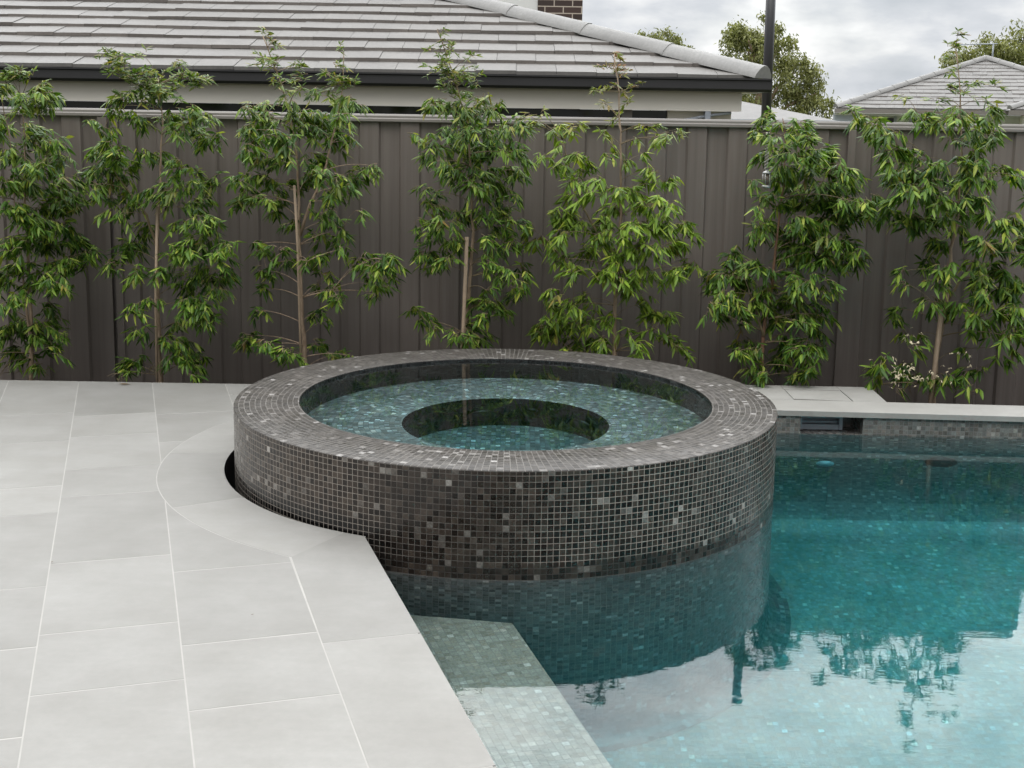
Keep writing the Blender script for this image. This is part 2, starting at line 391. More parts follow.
cols={(-.70,-.30):[7.05,6.45,5.65,5.257,4.42,3.90,3.315,2.7,2.1],(-.30,.12):[6.95,6.5,5.895,5.47,4.64,3.99,3.556,2.9,2.3],(.12,.537):[6.9,6.3,5.9,5.3,4.45,3.797,3.35,2.75,2.2]}
edges=[-.70]
while edges[-1]>-6.5: edges.append(edges[-1]-.405)
for b1,b0 in zip(edges,edges[1:]):
    js=[];a=7.2-random.random()*.5
    while a>1.5: js.append(a); a-=random.choice((.4,.6,.82,.62))
    cols[(b0,b1)]=js
for b0 in (.537,.95,1.365,1.78,2.2,2.6,3.0): cols[(b0,b0+.41)]=[7.3,6.9,6.35]
for (b0,b1),js in cols.items():
    js=[9.6]+sorted(js,reverse=True)+([-5.] if b0<.5 else [])
    ext=[]
    for h,l in zip(js,js[1:]):
        k=max(1,round((h-l)/.7)) if h-l>1.6 and l<0 else 1
        ext += [(h-(h-l)*i/k,h-(h-l)*(i+1)/k) for i in range(k)]
    for h,l in ext:
        sk=random.uniform(-.004,.004)
        poly=[ab(l+GC,b0+G),ab(l+GC+sk,b1-G),ab(h-GC+sk,b1-G),ab(h-GC,b0+G)]
        poly=clip(poly,0,1,DECKEND); 
        if b0>.5: poly=clip(poly,1,0,1.15) if poly else poly
        if len(poly)>2: poly=clip(poly,-1,0,7.4)
        if len(poly)>2: poly=cut_disc(poly,SX,SY,RING+G)
        paver(poly)
# curved coping round the spa (slot cut wider on the left)
SCX,SCY,SCR=-.063,5.881,1.27
def ringpt(a,outer):
    if outer: return (SX+(RING-G)*math.cos(a),SY+(RING-G)*math.sin(a))
    dx,dy=SX-SCX,SY-SCY; c,s=math.cos(a),math.sin(a); bq=dx*c+dy*s
    t=-bq+math.sqrt(bq*bq-(dx*dx+dy*dy)+SCR*SCR); t=max(t,RO+.012); return (SX+t*c,SY+t*s)
stops=[-119.0,-148.4,-180.6,-212,-243,-274,-300,-314]
for i,(h,l) in enumerate(zip(stops,stops[1:])):
    e0=R_(h)-(0 if i==0 else .0022); e1=R_(l)+.0022; k=14
    A=[e0+(e1-e0)*j/k for j in range(k+1)]
    paver([ringpt(a,True) for a in A]+[ringpt(a,False) for a in reversed(A)])
# straight coping along the pool edge
e0=R_(-119.); tip=(-.554,4.701)
arc=[ringpt(e0+(R_(-114.6)-e0)*j/5,False) for j in range(6)]
poly=[ab(3.707+G,.537+G),ab(3.707+G,.848),tip]+arc[::-1]+[ringpt(e0,True)]
paver(poly)
js=[3.707,2.85,1.95,1.05,.15,-.75]
for h,l in zip(js,js[1:]): paver([ab(l+G,.537+G),ab(l+G,.848),ab(h-G,.848),ab(h-G,.537+G)])
paver([(5.55,-5.9),(7.9,-5.9),(7.9,7.2),(5.55,7.2)]); paver([(1.3,-5.9),(5.5,-5.9),(5.5,-1.05),(1.3,-1.05)])
pav_o=struct(pav.build('paving',M['paver']))
gr=MB(); ZG=-.0006
poly=[ab(-4.9,.840),tip]+[ringpt(R_(-114.8-(j*4)),False) for j in range(0,50)]+[(1.0,7.0),(1.1,DECKEND-.005),(-7.3,DECKEND-.005),(-7.3,-5.8)]
poly=[(x-.004 if i<2 else x,y) for i,(x,y) in enumerate(poly)]
sl=[(SX+(math.hypot(x-SX,y-SY)+.006)*math.cos(math.atan2(y-SY,x-SX)),SY+(math.hypot(x-SX,y-SY)+.006)*math.sin(math.atan2(y-SY,x-SX))) for x,y in poly[2:52]]
poly[2:52]=sl
gr.face([(x,y,ZG) for x,y in poly])
struct(gr.build('paving_grout',M['grout']))

# ------------------------------------------------------------------ pool
pool=thing('swimming_pool','tiled swimming pool with teal water and pale stone coping along its far edge','pool',(2.5,4.,0.))
def inpool(o): o.matrix_parent_inverse=Matrix.Translation((-2.5,-4.,0.)); return o
def wy(x): return 6.985-.04*(x-1.5)
ZF=-1.56; W=MB()
def wallquad(x0,x1,z0,z1,mi=0): W.face([(x0,wy(x0),z0),(x1,wy(x1),z0),(x1,wy(x1),z1),(x0,wy(x0),z1)],[(x0,z0),(x1,z0),(x1,z1),(x0,z1)],mi)
NX0,NX1,NZ0,NZ1=1.637,1.985,-.136,-.034
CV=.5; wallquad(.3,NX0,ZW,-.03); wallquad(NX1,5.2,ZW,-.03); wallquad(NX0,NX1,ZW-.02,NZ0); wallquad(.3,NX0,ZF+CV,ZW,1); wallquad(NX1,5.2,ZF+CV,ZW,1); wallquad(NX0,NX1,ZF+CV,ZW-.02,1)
Pc=[];Uc=[]
for i in range(9):
    a=i/8*math.pi/2; dy,dz=CV*(1-math.cos(a)),CV*(1-math.sin(a)); Pc.append([(.3,wy(.3)-dy,ZF+dz),(5.2,wy(5.2)-dy,ZF+dz)]); Uc.append([(.3,ZF+CV-CV*a),(5.2,ZF+CV-CV*a)])
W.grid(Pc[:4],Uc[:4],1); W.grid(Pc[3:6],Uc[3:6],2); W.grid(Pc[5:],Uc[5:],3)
def seg(p,q):
    L=math.hypot(q[0]-p[0],q[1]-p[1]); W.face([(*p,ZF),(*q,ZF),(*q,-.03),(*p,-.03)],[(0,ZF),(L,ZF),(L,-.03),(0,-.03)])
LN=ab(-1.2,.84); LT=ab(4.75,.84)
seg(LN,LT); seg((5.2,wy(5.2)),(5.2,-1.05)); seg((5.2,-1.05),LN)
# tiled reveals of the skimmer niche
ya,yb=wy(NX0),wy(NX1); dp=.2
W.face([(NX0,ya,NZ0),(NX0,ya+dp,NZ0),(NX0,ya+dp,NZ1),(NX0,ya,NZ1)],[(0,NZ0),(dp,NZ0),(dp,NZ1),(0,NZ1)])
W.face([(NX1,yb+dp,NZ0),(NX1,yb,NZ0),(NX1,yb,NZ1),(NX1,yb+dp,NZ1)],[(0,NZ0),(dp,NZ0),(dp,NZ1),(0,NZ1)])
W.face([(NX0,ya,NZ0),(NX1,yb,NZ0),(NX1,yb+dp,NZ0),(NX0,ya+dp,NZ0)],[(NX0,0),(NX1,0),(NX1,dp),(NX0,dp)])
W.face([(NX0,ya+dp,NZ0),(NX1,yb+dp,NZ0),(NX1,yb+dp,NZ1),(NX0,ya+dp,NZ1)],[(NX0,NZ0),(NX1,NZ0),(NX1,NZ1),(NX0,NZ1)])
inpool(W.build('wall',[M['poolwall'],M['shadewall'],M['shadecove'],M['halfshadecove']],pool))
f=MB(); f.face([(-1.2,-1.3,ZF+.002),(5.4,-1.3,ZF+.002),(5.4,7.2,ZF+.002),(-1.2,7.2,ZF+.002)]); inpool(f.build('floor',M['pool'],pool))
be=MB(); zb=ZW-.2
ed=lambda y:(.018-.29*(y-4.391),y)
bp=[ed(-1.03),ed(4.391),(-.36,4.452),(-.52,4.47),ab(3.0,.843),ab(-1.2,.843)]
be.face([(x,y,zb) for x,y in bp],[(x*B_[0]+y*B_[1],x*A_[0]+y*A_[1]) for x,y in bp])
for p,q in ((bp[0],bp[1]),(bp[1],bp[2])):
    L=math.hypot(q[0]-p[0],q[1]-p[1]); be.face([(*p,ZF),(*q,ZF),(*q,zb),(*p,zb)],[(0,ZF),(L,ZF),(L,zb),(0,zb)])
inpool(be.build('underwater_bench',M['bench'],pool))
cp=MB()
def cy0(x): return 6.975-.045*(x-1.5)
js=[1.1,3.15,4.35,5.5]
for i,(a,b) in enumerate(zip(js,js[1:])):
    a2,b2=a+.0015,b-.0015
    cp.prism([(a2,cy0(a2)),(b2,cy0(b2)),(b2,cy0(b2)+.285),(a2,cy0(a2)+.285)],-.03,0,0,True)
cp.prism([(5.2,-1.05),(5.5,-1.05),(5.5,6.8),(5.2,6.8)],-.03,0.0,0,True)
# block of coping round the skimmer lid (left, right and back strips)
LX0,LX1,LY0,LY1=1.66,1.993,7.285,7.53
bk=7.65
cp.prism([(1.15,cy0(1.15)+.287),(LX0-.006,cy0(LX0)+.287),(LX0-.006,bk),(1.15,bk)],-.03,0,0,True)
cp.prism([(LX1+.006,cy0(LX1)+.287),(2.19,cy0(2.19)+.287),(2.205,bk-.01),(LX1+.006,bk-.005)],-.03,0,0,True)
cp.prism([(LX0-.0045,LY1+.004),(LX1+.0045,LY1+.004),(LX1+.0045,bk-.005),(LX0-.0045,bk)],-.03,0,0,True)
inpool(cp.build('coping',M['coping'],pool,.003))
ld=MB(); ld.prism([(LX0,LY0+.002),(LX1,cy0(LX1)+.291),(LX1,LY1),(LX0,LY1)],-.03,-.001,0,True); inpool(ld.build('skimmer_lid',M['coping'],pool,.002))
bs=MB(); bs.box((1.12,7.05,-.2),(NX0-.02,7.2,-.031)); bs.box((NX1+.02,7.05,-.2),(5.45,7.2,-.031)); bs.box((1.12,7.26,-.2),(2.18,7.64,-.031)); inpool(bs.build('coping_bed',M['dark'],pool))
sk=MB(); sx0,sx1=NX0+.012,NX0+.262; y_=wy(1.8)+.10
sk.box((sx0,y_,NZ0+.004),(sx0+.02,y_+.08,NZ1-.012)); sk.box((sx1-.02,y_,NZ0+.004),(sx1,y_+.08,NZ1-.012))
sk.box((sx0+.021,y_,NZ1-.03),(sx1-.021,y_+.08,NZ1-.012)); sk.box((sx0+.021,y_+.004,NZ0+.004),(sx1-.021,y_+.02,NZ0+.034))
sk.box((sx0+.021,y_+.03,NZ0+.036),(sx1-.021,y_+.04,NZ0+.05)); sk.box((sx0+.021,y_+.06,NZ0+.004),(sx1-.021,y_+.075,NZ1-.031))
skim=inpool(sk.build('skimmer',M['greyplastic'],pool,.002))
def disc_fit(name,x,z,r,mats,rr,parent=pool):
    d=MB(); y=wy(x)-.002
    d.lathe([(0.0001,.022),(r*rr,.022),(r*rr,.016),(r*.96,.014),(r,.006),(r,0)],40)
    o=d.build(name,mats,parent); o.matrix_parent_inverse=Matrix.Translation((-2.5,-4.,0.)); o.location=(x,y,z); o.rotation_euler=(R_(90),0,0); return o
disc_fit('pool_light',2.43,-.66,.092,M['black'],.7)
disc_fit('return_inlet',1.785,-.74,.05,M['blueplastic'],.6)

def water(name,poly,z0,z1,mat):
    m=MB(); n=len(poly)
    m.v=[(x,y,z1) for x,y in poly]+[(x,y,z0) for x,y in poly]
    m.f=[tuple(range(n)),tuple(range(2*n-1,n-1,-1))]+[(i+n,(i+1)%n+n,(i+1)%n,i) for i in range(n)]
    m.uv=[[(0,0)]*len(q) for q in m.f]; m.mi=[0]*len(m.f); m.sm=[False]*len(m.f)
    return struct(m.build(name,mat))
k=90; a0,a1=R_(-114.3),R_(68)
e=.012
wp=[(LN[0]-e,LN[1]-e),(5.2+e,-1.05-e),(5.2+e,wy(5.2)+e),(NX1+.05,wy(NX1)+e)]+[(SX+(RO-.02)*math.cos(a1+(a0-a1)*i/k),SY+(RO-.02)*math.sin(a1+(a0-a1)*i/k)) for i in range(k+1)]+[ab(4.69,.84-e)]
water('pool_water',wp,ZF-.03,ZW,M['water'])

# ------------------------------------------------------------------ spa
spa=thing('round_spa','raised round spa clad in dark grey mosaic, brimming over the pool edge','spa',(SX,SY,0))
def rings(prof,mat,name,ucount=None,rref=None,seg=256):
    """lathe with metric uv; u runs round a whole number of tiles"""
    m=MB(); rr=rref or max(r for r,z in prof); nt=round(2*math.pi*rr/TILE); P=[];U=[]
    for i in range(seg+1):
        a=2*math.pi*i/seg-math.pi/2; acc=0; row=[];ur=[]
        for j,(r,z) in enumerate(prof):
            if j: acc+=math.hypot(r-prof[j-1][0],z-prof[j-1][1])
            row.append((r*math.cos(a),r*math.sin(a),z)); ur.append((nt*TILE*i/seg,acc))
        P.append(row);U.append(ur)
    m.grid(P,U); return m.build(name,mat,spa)
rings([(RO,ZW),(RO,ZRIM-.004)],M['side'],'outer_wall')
rings([(RO+.11*(1-math.sin(a*math.pi/16)),ZF+.01+.11*(1-math.cos(a*math.pi/16))) for a in range(0,9)][::1]+[(RO,ZW)],M['sub'],'submerged_wall',rref=RO)
rings([(RO+.0008,ZW-.001),(RO+.0012,ZW+.001),(RO+.0008,ZW+.003)],M['scum'],'waterline_stain')
rings([(RO,ZRIM-.0035),(RO-.001,ZRIM-.001),(RO-.0035,ZRIM),(RI+.003,ZRIM),(RI+.0008,ZRIM-.001),(RI,ZRIM-.003)],M['rim'],'rim',rref=1.11)
rings([(RI,ZRIM-.0035),(RI,ZSPA-.42)],M['inner'],'inner_wall')
rings([(RI-.0005,ZSPA-.42),(RW,ZSPA-.42)],M['seat'],'seat',rref=.75)
rings([(RW,ZSPA-.4205),(RW,ZSPA-.92)],M['inner'],'footwell_wall')
fl=MB(); fl.face([(RW*math.cos(a),RW*math.sin(a),ZSPA-.92) for a in np.linspace(0,2*math.pi,97)[:-1]]); fl.build('footwell_floor',M['seat'],spa)
for aa,z,r in ((104,ZSPA-.73,.085),(39,ZSPA-.73,.085),(74,ZSPA-.62,.03),(150,ZSPA-.7,.03)):
    d=MB(); d.lathe([(0.0001,.012),(r*.75,.012),(r*.8,.02),(r,.018),(r,0)],32)
    o=d.build('drain_cover' if r>.05 else 'jet',M['black'],spa); a=R_(aa)
    o.location=(RW*math.cos(a),RW*math.sin(a),z); o.rotation_euler=(R_(90),0,a-R_(90))
sw=[(SX+(RI+.012)*math.cos(a),SY+(RI+.012)*math.sin(a)) for a in np.linspace(0,2*math.pi,129)[:-1]]
water('spa_water',sw,ZSPA-.95,ZSPA,M['spawater'])
# dark drainage channel in the slot
ch=MB(); P=[]
for i in range(61):
    a=R_(-112-i*3.4); P.append([(SX+(RO-.01)*math.cos(a),SY+(RO-.01)*math.sin(a),-.26),(SX+(RO+.14)*math.cos(a),SY+(RO+.14)*math.sin(a),-.26)])
ch.grid(P); P=[]
for i in range(90):
    a=R_(-115-i*2.2); x_,y_=ringpt(a,False); dx,dy=x_-SX,y_-SY; L=math.hypot(dx,dy); f0=(L-.002)/L; P.append([(SX+dx*f0,SY+dy*f0,-.0012),(SX+dx*f0,SY+dy*f0,-.27)])
ch.grid(P); struct(ch.build('channel',M['black']))

# ------------------------------------------------------------------ fences
def fence_sheet(x0,x1,z0,z1,y,phase=0.):
    m=MB(); xs=[];x=x0
    per=.262; prof=[(0,0),(.118,0),(.131,.018),(.249,.018),(.262,0)]
    k=math.floor((x0-phase)/per)
    pts=[]
    while phase+k*per<x1:
        for px,py in prof[:-1]: pts.append((phase+k*per+px,y+py))
        k+=1
    pts=[p for p in pts if x0<p[0]<x1]; 
    pts=[(x0,pts[0][1])]+pts+[(x1,pts[-1][1])]
    m.grid([[(px,py,z0),(px,py,z1)] for px,py in pts],[[(px,z0),(px,z1)] for px,py in pts],0,False)
    return m
def bar(lo,hi): m=MB(); m.box(lo,hi); return m
FY=8.28; FZ0=-.42
def rail_mb(x0,x1,zt):
    """top rail with rolled front lip"""
    m=MB(); pr=[(-.012,-.052),(-.018,-.048),(-.018,-.03),(-.012,-.026),(-.012,-.012),(-.006,0),(.045,0),(.05,-.01),(.05,-.052)]
    m.grid([[(x,FY+a,zt+b) for a,b in pr] for x in (x0,x1)],None,0,False)
    for x,rev in ((x0,False),(x1,True)):
        q=[(x,FY+a,zt+b) for a,b in pr]; m.face(q[::-1] if rev else q)
    return m
main=thing('metal_fence','long brown ribbed steel fence with top rail lightened for sky sheen behind the spa and trees','fence',(0.6,FY,-.4))
inv=Matrix.Translation((-.6,-FY,.4))
def part(m,name,mat,parent,inv,bevel=0): o=m.build(name,mat,parent,bevel); o.matrix_parent_inverse=inv; return o
xs=[-2.583,-.205,2.17,3.474]
for i,(a,b) in enumerate(zip(xs,xs[1:])):
    part(fence_sheet(a+.024,b-.024,FZ0,1.57,FY,a+.012),'panel',M['fence'],main,inv)
    part(rail_mb(a+.002 if i else a-.02,b-.002,1.607),'top_rail',M['rail'],main,inv,.002)
for i,x in enumerate(xs):
    w=.024
    part(bar((x-w,FY-.016,FZ0),(x+w,FY+.05,1.5535)),'post',M['fence'],main,inv,.004)
xl=[3.4765,5.86,8.2]
for a,b in zip(xl,xl[1:]):
    part(fence_sheet(a+.024,b-.024,FZ0,1.26,FY,a),'panel',M['fence'],main,inv); part(rail_mb(a+.0225 if a<4 else a+.0005,b-.0005,1.297),'top_rail',M['rail'],main,inv,.002)
    part(bar((b-.024,FY-.016,FZ0),(b+.024,FY+.05,1.243)),'post',M['fence'],main,inv,.004)
lf=thing('metal_fence','short brown steel fence section at the left edge, its frame ending at a dark gap','fence',(-3.9,FY,-.4))
inv2=Matrix.Translation((3.9,-FY,.4))
xs=[-7.4,-5.02,-2.66]
for a,b in zip(xs,xs[1:]):
    part(fence_sheet(a+.03,b-.03,FZ0,1.57,FY,a),'panel',M['fence'],lf,inv2); part(rail_mb(a+.0005,b+.029 if b>-3 else b-.0005,1.613),'top_rail',M['rail'],lf,inv2,.002)
for x in xs: part(bar((x-.03,FY-.016,FZ0),(x+.03,FY+.05,1.558)),'post',M['fence'],lf,inv2,.004)

# ------------------------------------------------------------------ houses
def roof_tiles(poly,tan,gauge,w,lift,thick,xf,stag=.5):
    """courses of tiles laid over a convex (s,t) outline; xf maps (s,t,z) to local space"""
    m=MB(); smin=min(p[0] for p in poly); smax=max(p[0] for p in poly); tmax=max(p[1] for p in poly)
    n=len(poly); hp=[]
    for i in range(n):
        (x0,y0),(x1,y1)=poly[i],poly[(i+1)%n]; hp.append((y1-y0,-(x1-x0),(y1-y0)*x0-(x1-x0)*y0))
    k=0
    while k*gauge<tmax:
        t0=k*gauge-.012; t1=(k+1)*gauge+.02; s=smin-(k*stag%1)*w
        while s<smax:
            q=[(s+.0015,t0),(s+w-.0015,t0),(s+w-.0015,t1),(s+.0015,t1)]
            for nx,ny,c in hp:
                q=clip(q,nx,ny,c+.02*0)
                if len(q)<3: break
            s0=s; s+=w
            if len(q)<3 or area(q)<.002: continue
            dl=random.uniform(-.003,.003); tw=random.uniform(-.004,.004); yo=random.uniform(-.003,.003)
            def P(a,b,dz=0): return xf(a,b+(yo if b<=t0+1e-6 and k else 0),tan*b+lift+dl+tw*(a-s0)/w-(lift-.006)*(b-t0)/gauge+dz)
            m.face([P(a,b) for a,b in q],None,0)
            for i in range(len(q)):
                a,b=q[i],q[(i+1)%len(q)]
                front=abs(a[1]-t0)<1e-6 and abs(b[1]-t0)<1e-6
                m.face([P(*a,-thick),P(*b,-thick),P(*b),P(*a)],None,1 if front else 0)
        k+=1
    return m
def cap_run(p,q,wid,h,seglen=.8):
    """overlapping hip cap tiles from p (low) to q (high)"""
    m=MB(); p=Vector(p);q=Vector(q); d=(q-p); L=d.length; d.normalize(); side=d.cross(Vector((0,0,1))).normalized(); up=side.cross(d)
    n=max(1,int(L/seglen))
    for i in range(n):
        a=p+d*(L*i/n-.012); b=p+d*(L*(i+1)/n+.01)
        rows=[]
        for c,off,sc in ((a,.007,1.015),(b,.0,1.0)):
            rows.append([c+side*(wid*sc*x)+up*(h*z+off) for x,z in ((-1,-.55),(-.93,-.1),(-.55,.62),(-.2,.94),(.2,.94),(.55,.62),(.93,-.1),(1,-.55))])
        m.grid(rows,None,0,True)
        for r,rev in ((rows[0],False),(rows[1],True)): m.face(r if rev else r[::-1])
    return m
def gutter_mb(x0,x1,y,zt,h,d):
    m=MB(); pr=[(0,0),(0,-h*.12),(.012,-h*.2),(.012,-h*.8),(.03,-h),(d,-h),(d,0),(d-.012,0),(d-.012,-h*.8),(.02,-h*.8),(.012,0)]
    m.grid([[(x,y+a,zt+b) for a,b in pr+[pr[0]]] for x in (x0,x1)],None,0,False)
    for x,rev in ((x0,True),(x1,False)): m.face([(x,y+a,zt+b) for a,b in (pr if rev else pr[::-1])])
    return m

# neighbour's house right behind the fence
XC,YE,ZE,TN=1.83,9.62,1.905,.303
h1=thing('neighbour_house','large grey tiled hip roofed house with charcoal gutter right behind the fence','house',(0,9.7,-.5))
iv=Matrix.Translation((0,-9.7,.5))
D1=6.2; RX=D1/2
pl=[(-9.,0),(XC,0),(XC-RX,RX),(-9.,RX)]
part(roof_tiles(pl,TN,.305,.30,.031,.027,lambda s,t,z:(s,YE+t,ZE+z)),'roof',[M['tile'],M['tileedge']],h1,iv)
r2=MB()   # back and side slopes and the boarding under the tiles
ap=(XC-RX,YE+RX,ZE+RX*TN-.004); 
r2.face([(-9,YE,ZE-.004),(XC,YE,ZE-.004),ap,(-9,YE+RX,ap[2])]); r2.face([(XC,YE,ZE-.004),(XC,YE+D1,ZE-.004),ap]); r2.face([(XC,YE+D1,ZE-.004),(-9,YE+D1,ZE-.004),(-9,YE+RX,ap[2]),ap])
part(r2,'roof_deck',M['tile'],h1,iv)
part(cap_run((XC-.0,YE+.0,ZE+.035),(XC-RX,YE+RX,ZE+RX*TN+.035),.105,.062),'hip_cap',M['ridge'],h1,iv)
part(cap_run((XC-RX,YE+RX,ZE+RX*TN+.03),(-9,YE+RX,ZE+RX*TN+.03),.105,.062),'ridge_cap',M['ridge'],h1,iv)
part(gutter_mb(-9,XC+.06,YE-.09,ZE+.002,.098,.1),'gutter',M['charcoal'],h1,iv)
part(bar((XC-.03,YE+.012,ZE-.096),(XC+.058,YE+D1,ZE)),'side_gutter',M['charcoal'],h1,iv)
part(bar((-9,YE+.03,1.665),(XC-.14,YE+.2,ZE-.102)),'eave_beam',M['cream'],h1,iv,.004)
part(bar((-9,YE+.03,ZE-.1),(XC-.031,YE+D1-.05,ZE-.09)),'eave_lining',M['cream'],h1,iv)
wl=MB(); WY=YE+.12
wl.box((1.15,WY,-.5),(XC-.2,WY+5.4,1.664)); wl.box((-9,WY+.1,-.5),(1.149,WY+5.4,1.664))
part(wl,'wall',M['cream'],h1,iv)
part(bar((-9,WY+.04,-.5),(1.149,WY+.09,1.664)),'window',M['glass'],h1,iv)  # window strip; dark sheet added down to the ground behind the fence gap
part(bar((.8,WY-.03,-.5),(.88,WY-.002,1.80)),'downpipe',M['rail'],h1,iv,.01)
br=MB(); br.box((1.42,WY-.1,1.55),(1.46,WY-.003,1.664)); br.tube([(1.2,WY-.05,1.58),(1.5,WY-.06,1.64),(1.62,WY-.06,1.655)],.012)
part(br,'pipe_bracket',M['greyplastic'],h1,iv)

# two storey house further back: white wall and dark brick pier
h3=thing('two_storey_house','pale upper wall and dark brown brick pier rising above the grey hip roof','house',(0,17,-.5)); iv=Matrix.Translation((0,-17,.5))
part(bar((-5.,17.03,-.5),(.266,23,5.6)),'wall',M['whitewall'],h3,iv); b=MB(); b.box((.268,17,-.5),(.85,17.7,5.75)); part(b,'brick_pier',M['brick'],h3,iv)
rf=MB(); rf.prism([(-5.4,16.7),(.26,16.7),(.26,23.3),(-5.4,23.3)],5.62,5.74,0,True); part(rf,'roof',M['tile2'],h3,iv)

# hip roofed house at the right
h2=thing('hip_roof_house','far house at the right with light grey tiled hip roof, white walls and dark windows','house',(5.96,24,-.5),R_(-16))
T2=.372; S2=2.70
def lx(s,t,z): return (s,t,2.33+z)
def loc(m,name,mat,parent,bevel=0): return m.build(name,mat,parent,bevel)
AP=(S2+.05,S2+.05)
loc(roof_tiles([(0,0),(2*AP[0],0),AP],T2,.20,.26,.018,.016,lx),'roof',[M['tile2'],M['tileedge']],h2)
u=MB(); z0=2.326; apx=(AP[0],AP[1],z0+AP[1]*T2)
c4=[(0,0,z0),(2*AP[0],0,z0),(2*AP[0],2*AP[0],z0),(0,2*AP[0],z0)]
for i in range(4): u.face([c4[i],c4[(i+1)%4],apx])
loc(u,'roof_deck',M['tile2'],h2)
loc(cap_run((0,0,2.36),(AP[0],AP[1],2.36+AP[1]*T2),.07,.05,.35),'hip_cap',M['ridge'],h2); loc(cap_run((2*AP[0],0,2.36),(AP[0],AP[1],2.36+AP[1]*T2),.07,.05,.35),'hip_cap',M['ridge'],h2)
loc(bar((-.02,-.1,2.24),(2*AP[0]+.02,0,2.32)),'gutter',M['rail'],h2)
loc(bar((-.02,-.0,2.2),(2*AP[0]+.02,5.6,2.238)),'eave_lining',M['whitewall'],h2)
loc(bar((-.04,.01,2.08),(.5,.04,2.235)),'barge_board',M['greyplastic'],h2)
loc(bar((.45,.45,0),(2*AP[0]-.45,5.2,2.199)),'wall',M['whitewall'],h2)
for a,b in ((.72,1.05),(1.38,1.78),(2.0,2.55)):
    o=loc(bar((a,.425,.9),(b,.449,2.16)),'window',M['glass'],h2)
    fr=MB(); fr.box((a-.05,.41,.86),(a-.002,.448,2.19)); fr.box((b+.002,.41,.86),(b+.05,.448,2.19)); loc(fr,'frame',M['greyplastic'],o)
# projecting wing with its own hip
wg=2.95
loc(roof_tiles([(0,0),(5.,0),(5.,1.5),(1.5,1.5)],T2,.20,.26,.018,.016,lambda s,t,z:(wg+s,-1.0+t,2.335+z)),'wing_roof',[M['tile2'],M['tileedge']],h2)
u=MB(); u.face([(wg,-1,z0),(wg+5,-1,z0),(wg+5,.5,z0+1.5*T2),(wg+1.5,.5,z0+1.5*T2)]); u.face([(wg,-1,z0),(wg+1.5,.5,z0+1.5*T2),(wg+1.5,2,z0+1.5*T2),(wg,2,z0)]); loc(u,'wing_roof_deck',M['tile2'],h2)
loc(cap_run((wg,-1,2.365),(wg+1.5,.5,2.365+1.5*T2),.06,.045,.35),'wing_hip_cap',M['ridge'],h2)
loc(bar((wg-.02,-1.1,2.24),(wg+5,-1.0,2.325)),'wing_gutter',M['rail'],h2); loc(bar((wg+.3,-.7,0),(wg+5,.44,2.235)),'wing_wall',M['cream'],h2)
an=MB(); ax,ay=AP; az=2.3+AP[1]*T2
an.tube([(ax+.12,ay,az),(ax+.12,ay,az+.33)],.016,6); an.tube([(ax-.62,ay,az+.31),(ax+.2,ay,az+.33)],.011,6)
for i in range(7): an.tube([(ax-.6+i*.12,ay-.16,az+.311+i*.002),(ax-.6+i*.12,ay+.16,az+.311+i*.002)],.006,5)
tag(an.build('tv_antenna',M['greyplastic']),'thin tv antenna on top of the far hip roof','antenna'); bpy.data.objects['tv_antenna'].matrix_world=Matrix.Translation((5.96,24,-.5))@Matrix.Rotation(R_(-16),4,'Z')

# pale low house between
h4=thing('pale_house','low pale house seen in the gap between dark post and first house','house',(3.0,19,-.5)); iv=Matrix.Translation((-3.,-19,.5))
part(bar((2.2,19.3,-.5),(4.4,22,1.58)),'wall',M['cream'],h4,iv)
r=MB(); e0=[(1.9,19,1.6),(4.75,19,1.6),(4.75,22.4,1.6),(1.9,22.4,1.6)]; t0,t1=(3.0,20.4,1.93),(3.4,20.9,1.93)
r.face([e0[0],e0[1],t1,t0]); r.face([e0[1],e0[2],t1]); r.face([e0[2],e0[3],t0,t1]); r.face([e0[3],e0[0],t0]); part(r,'roof',M['tile2'],h4,iv)
part(bar((1.88,18.93,1.53),(4.77,19.0,1.6)),'gutter',M['greyplastic'],h4,iv)

# street pole
po=MB(); po.tube([(2.065,10.6,-.5),(2.065,10.6,1.2)],.05,20); po.tube([(2.065,10.6,1.2),(2.05,10.6,3.2)],[.041,.039],20); po.lathe([(.046,0),(.046,.03),(.0001,.05)],20,(2.05,10.6,3.2))
tag(po.build('street_pole',M['charcoal']),'dark metal pole rising past the house gutter end','pole')

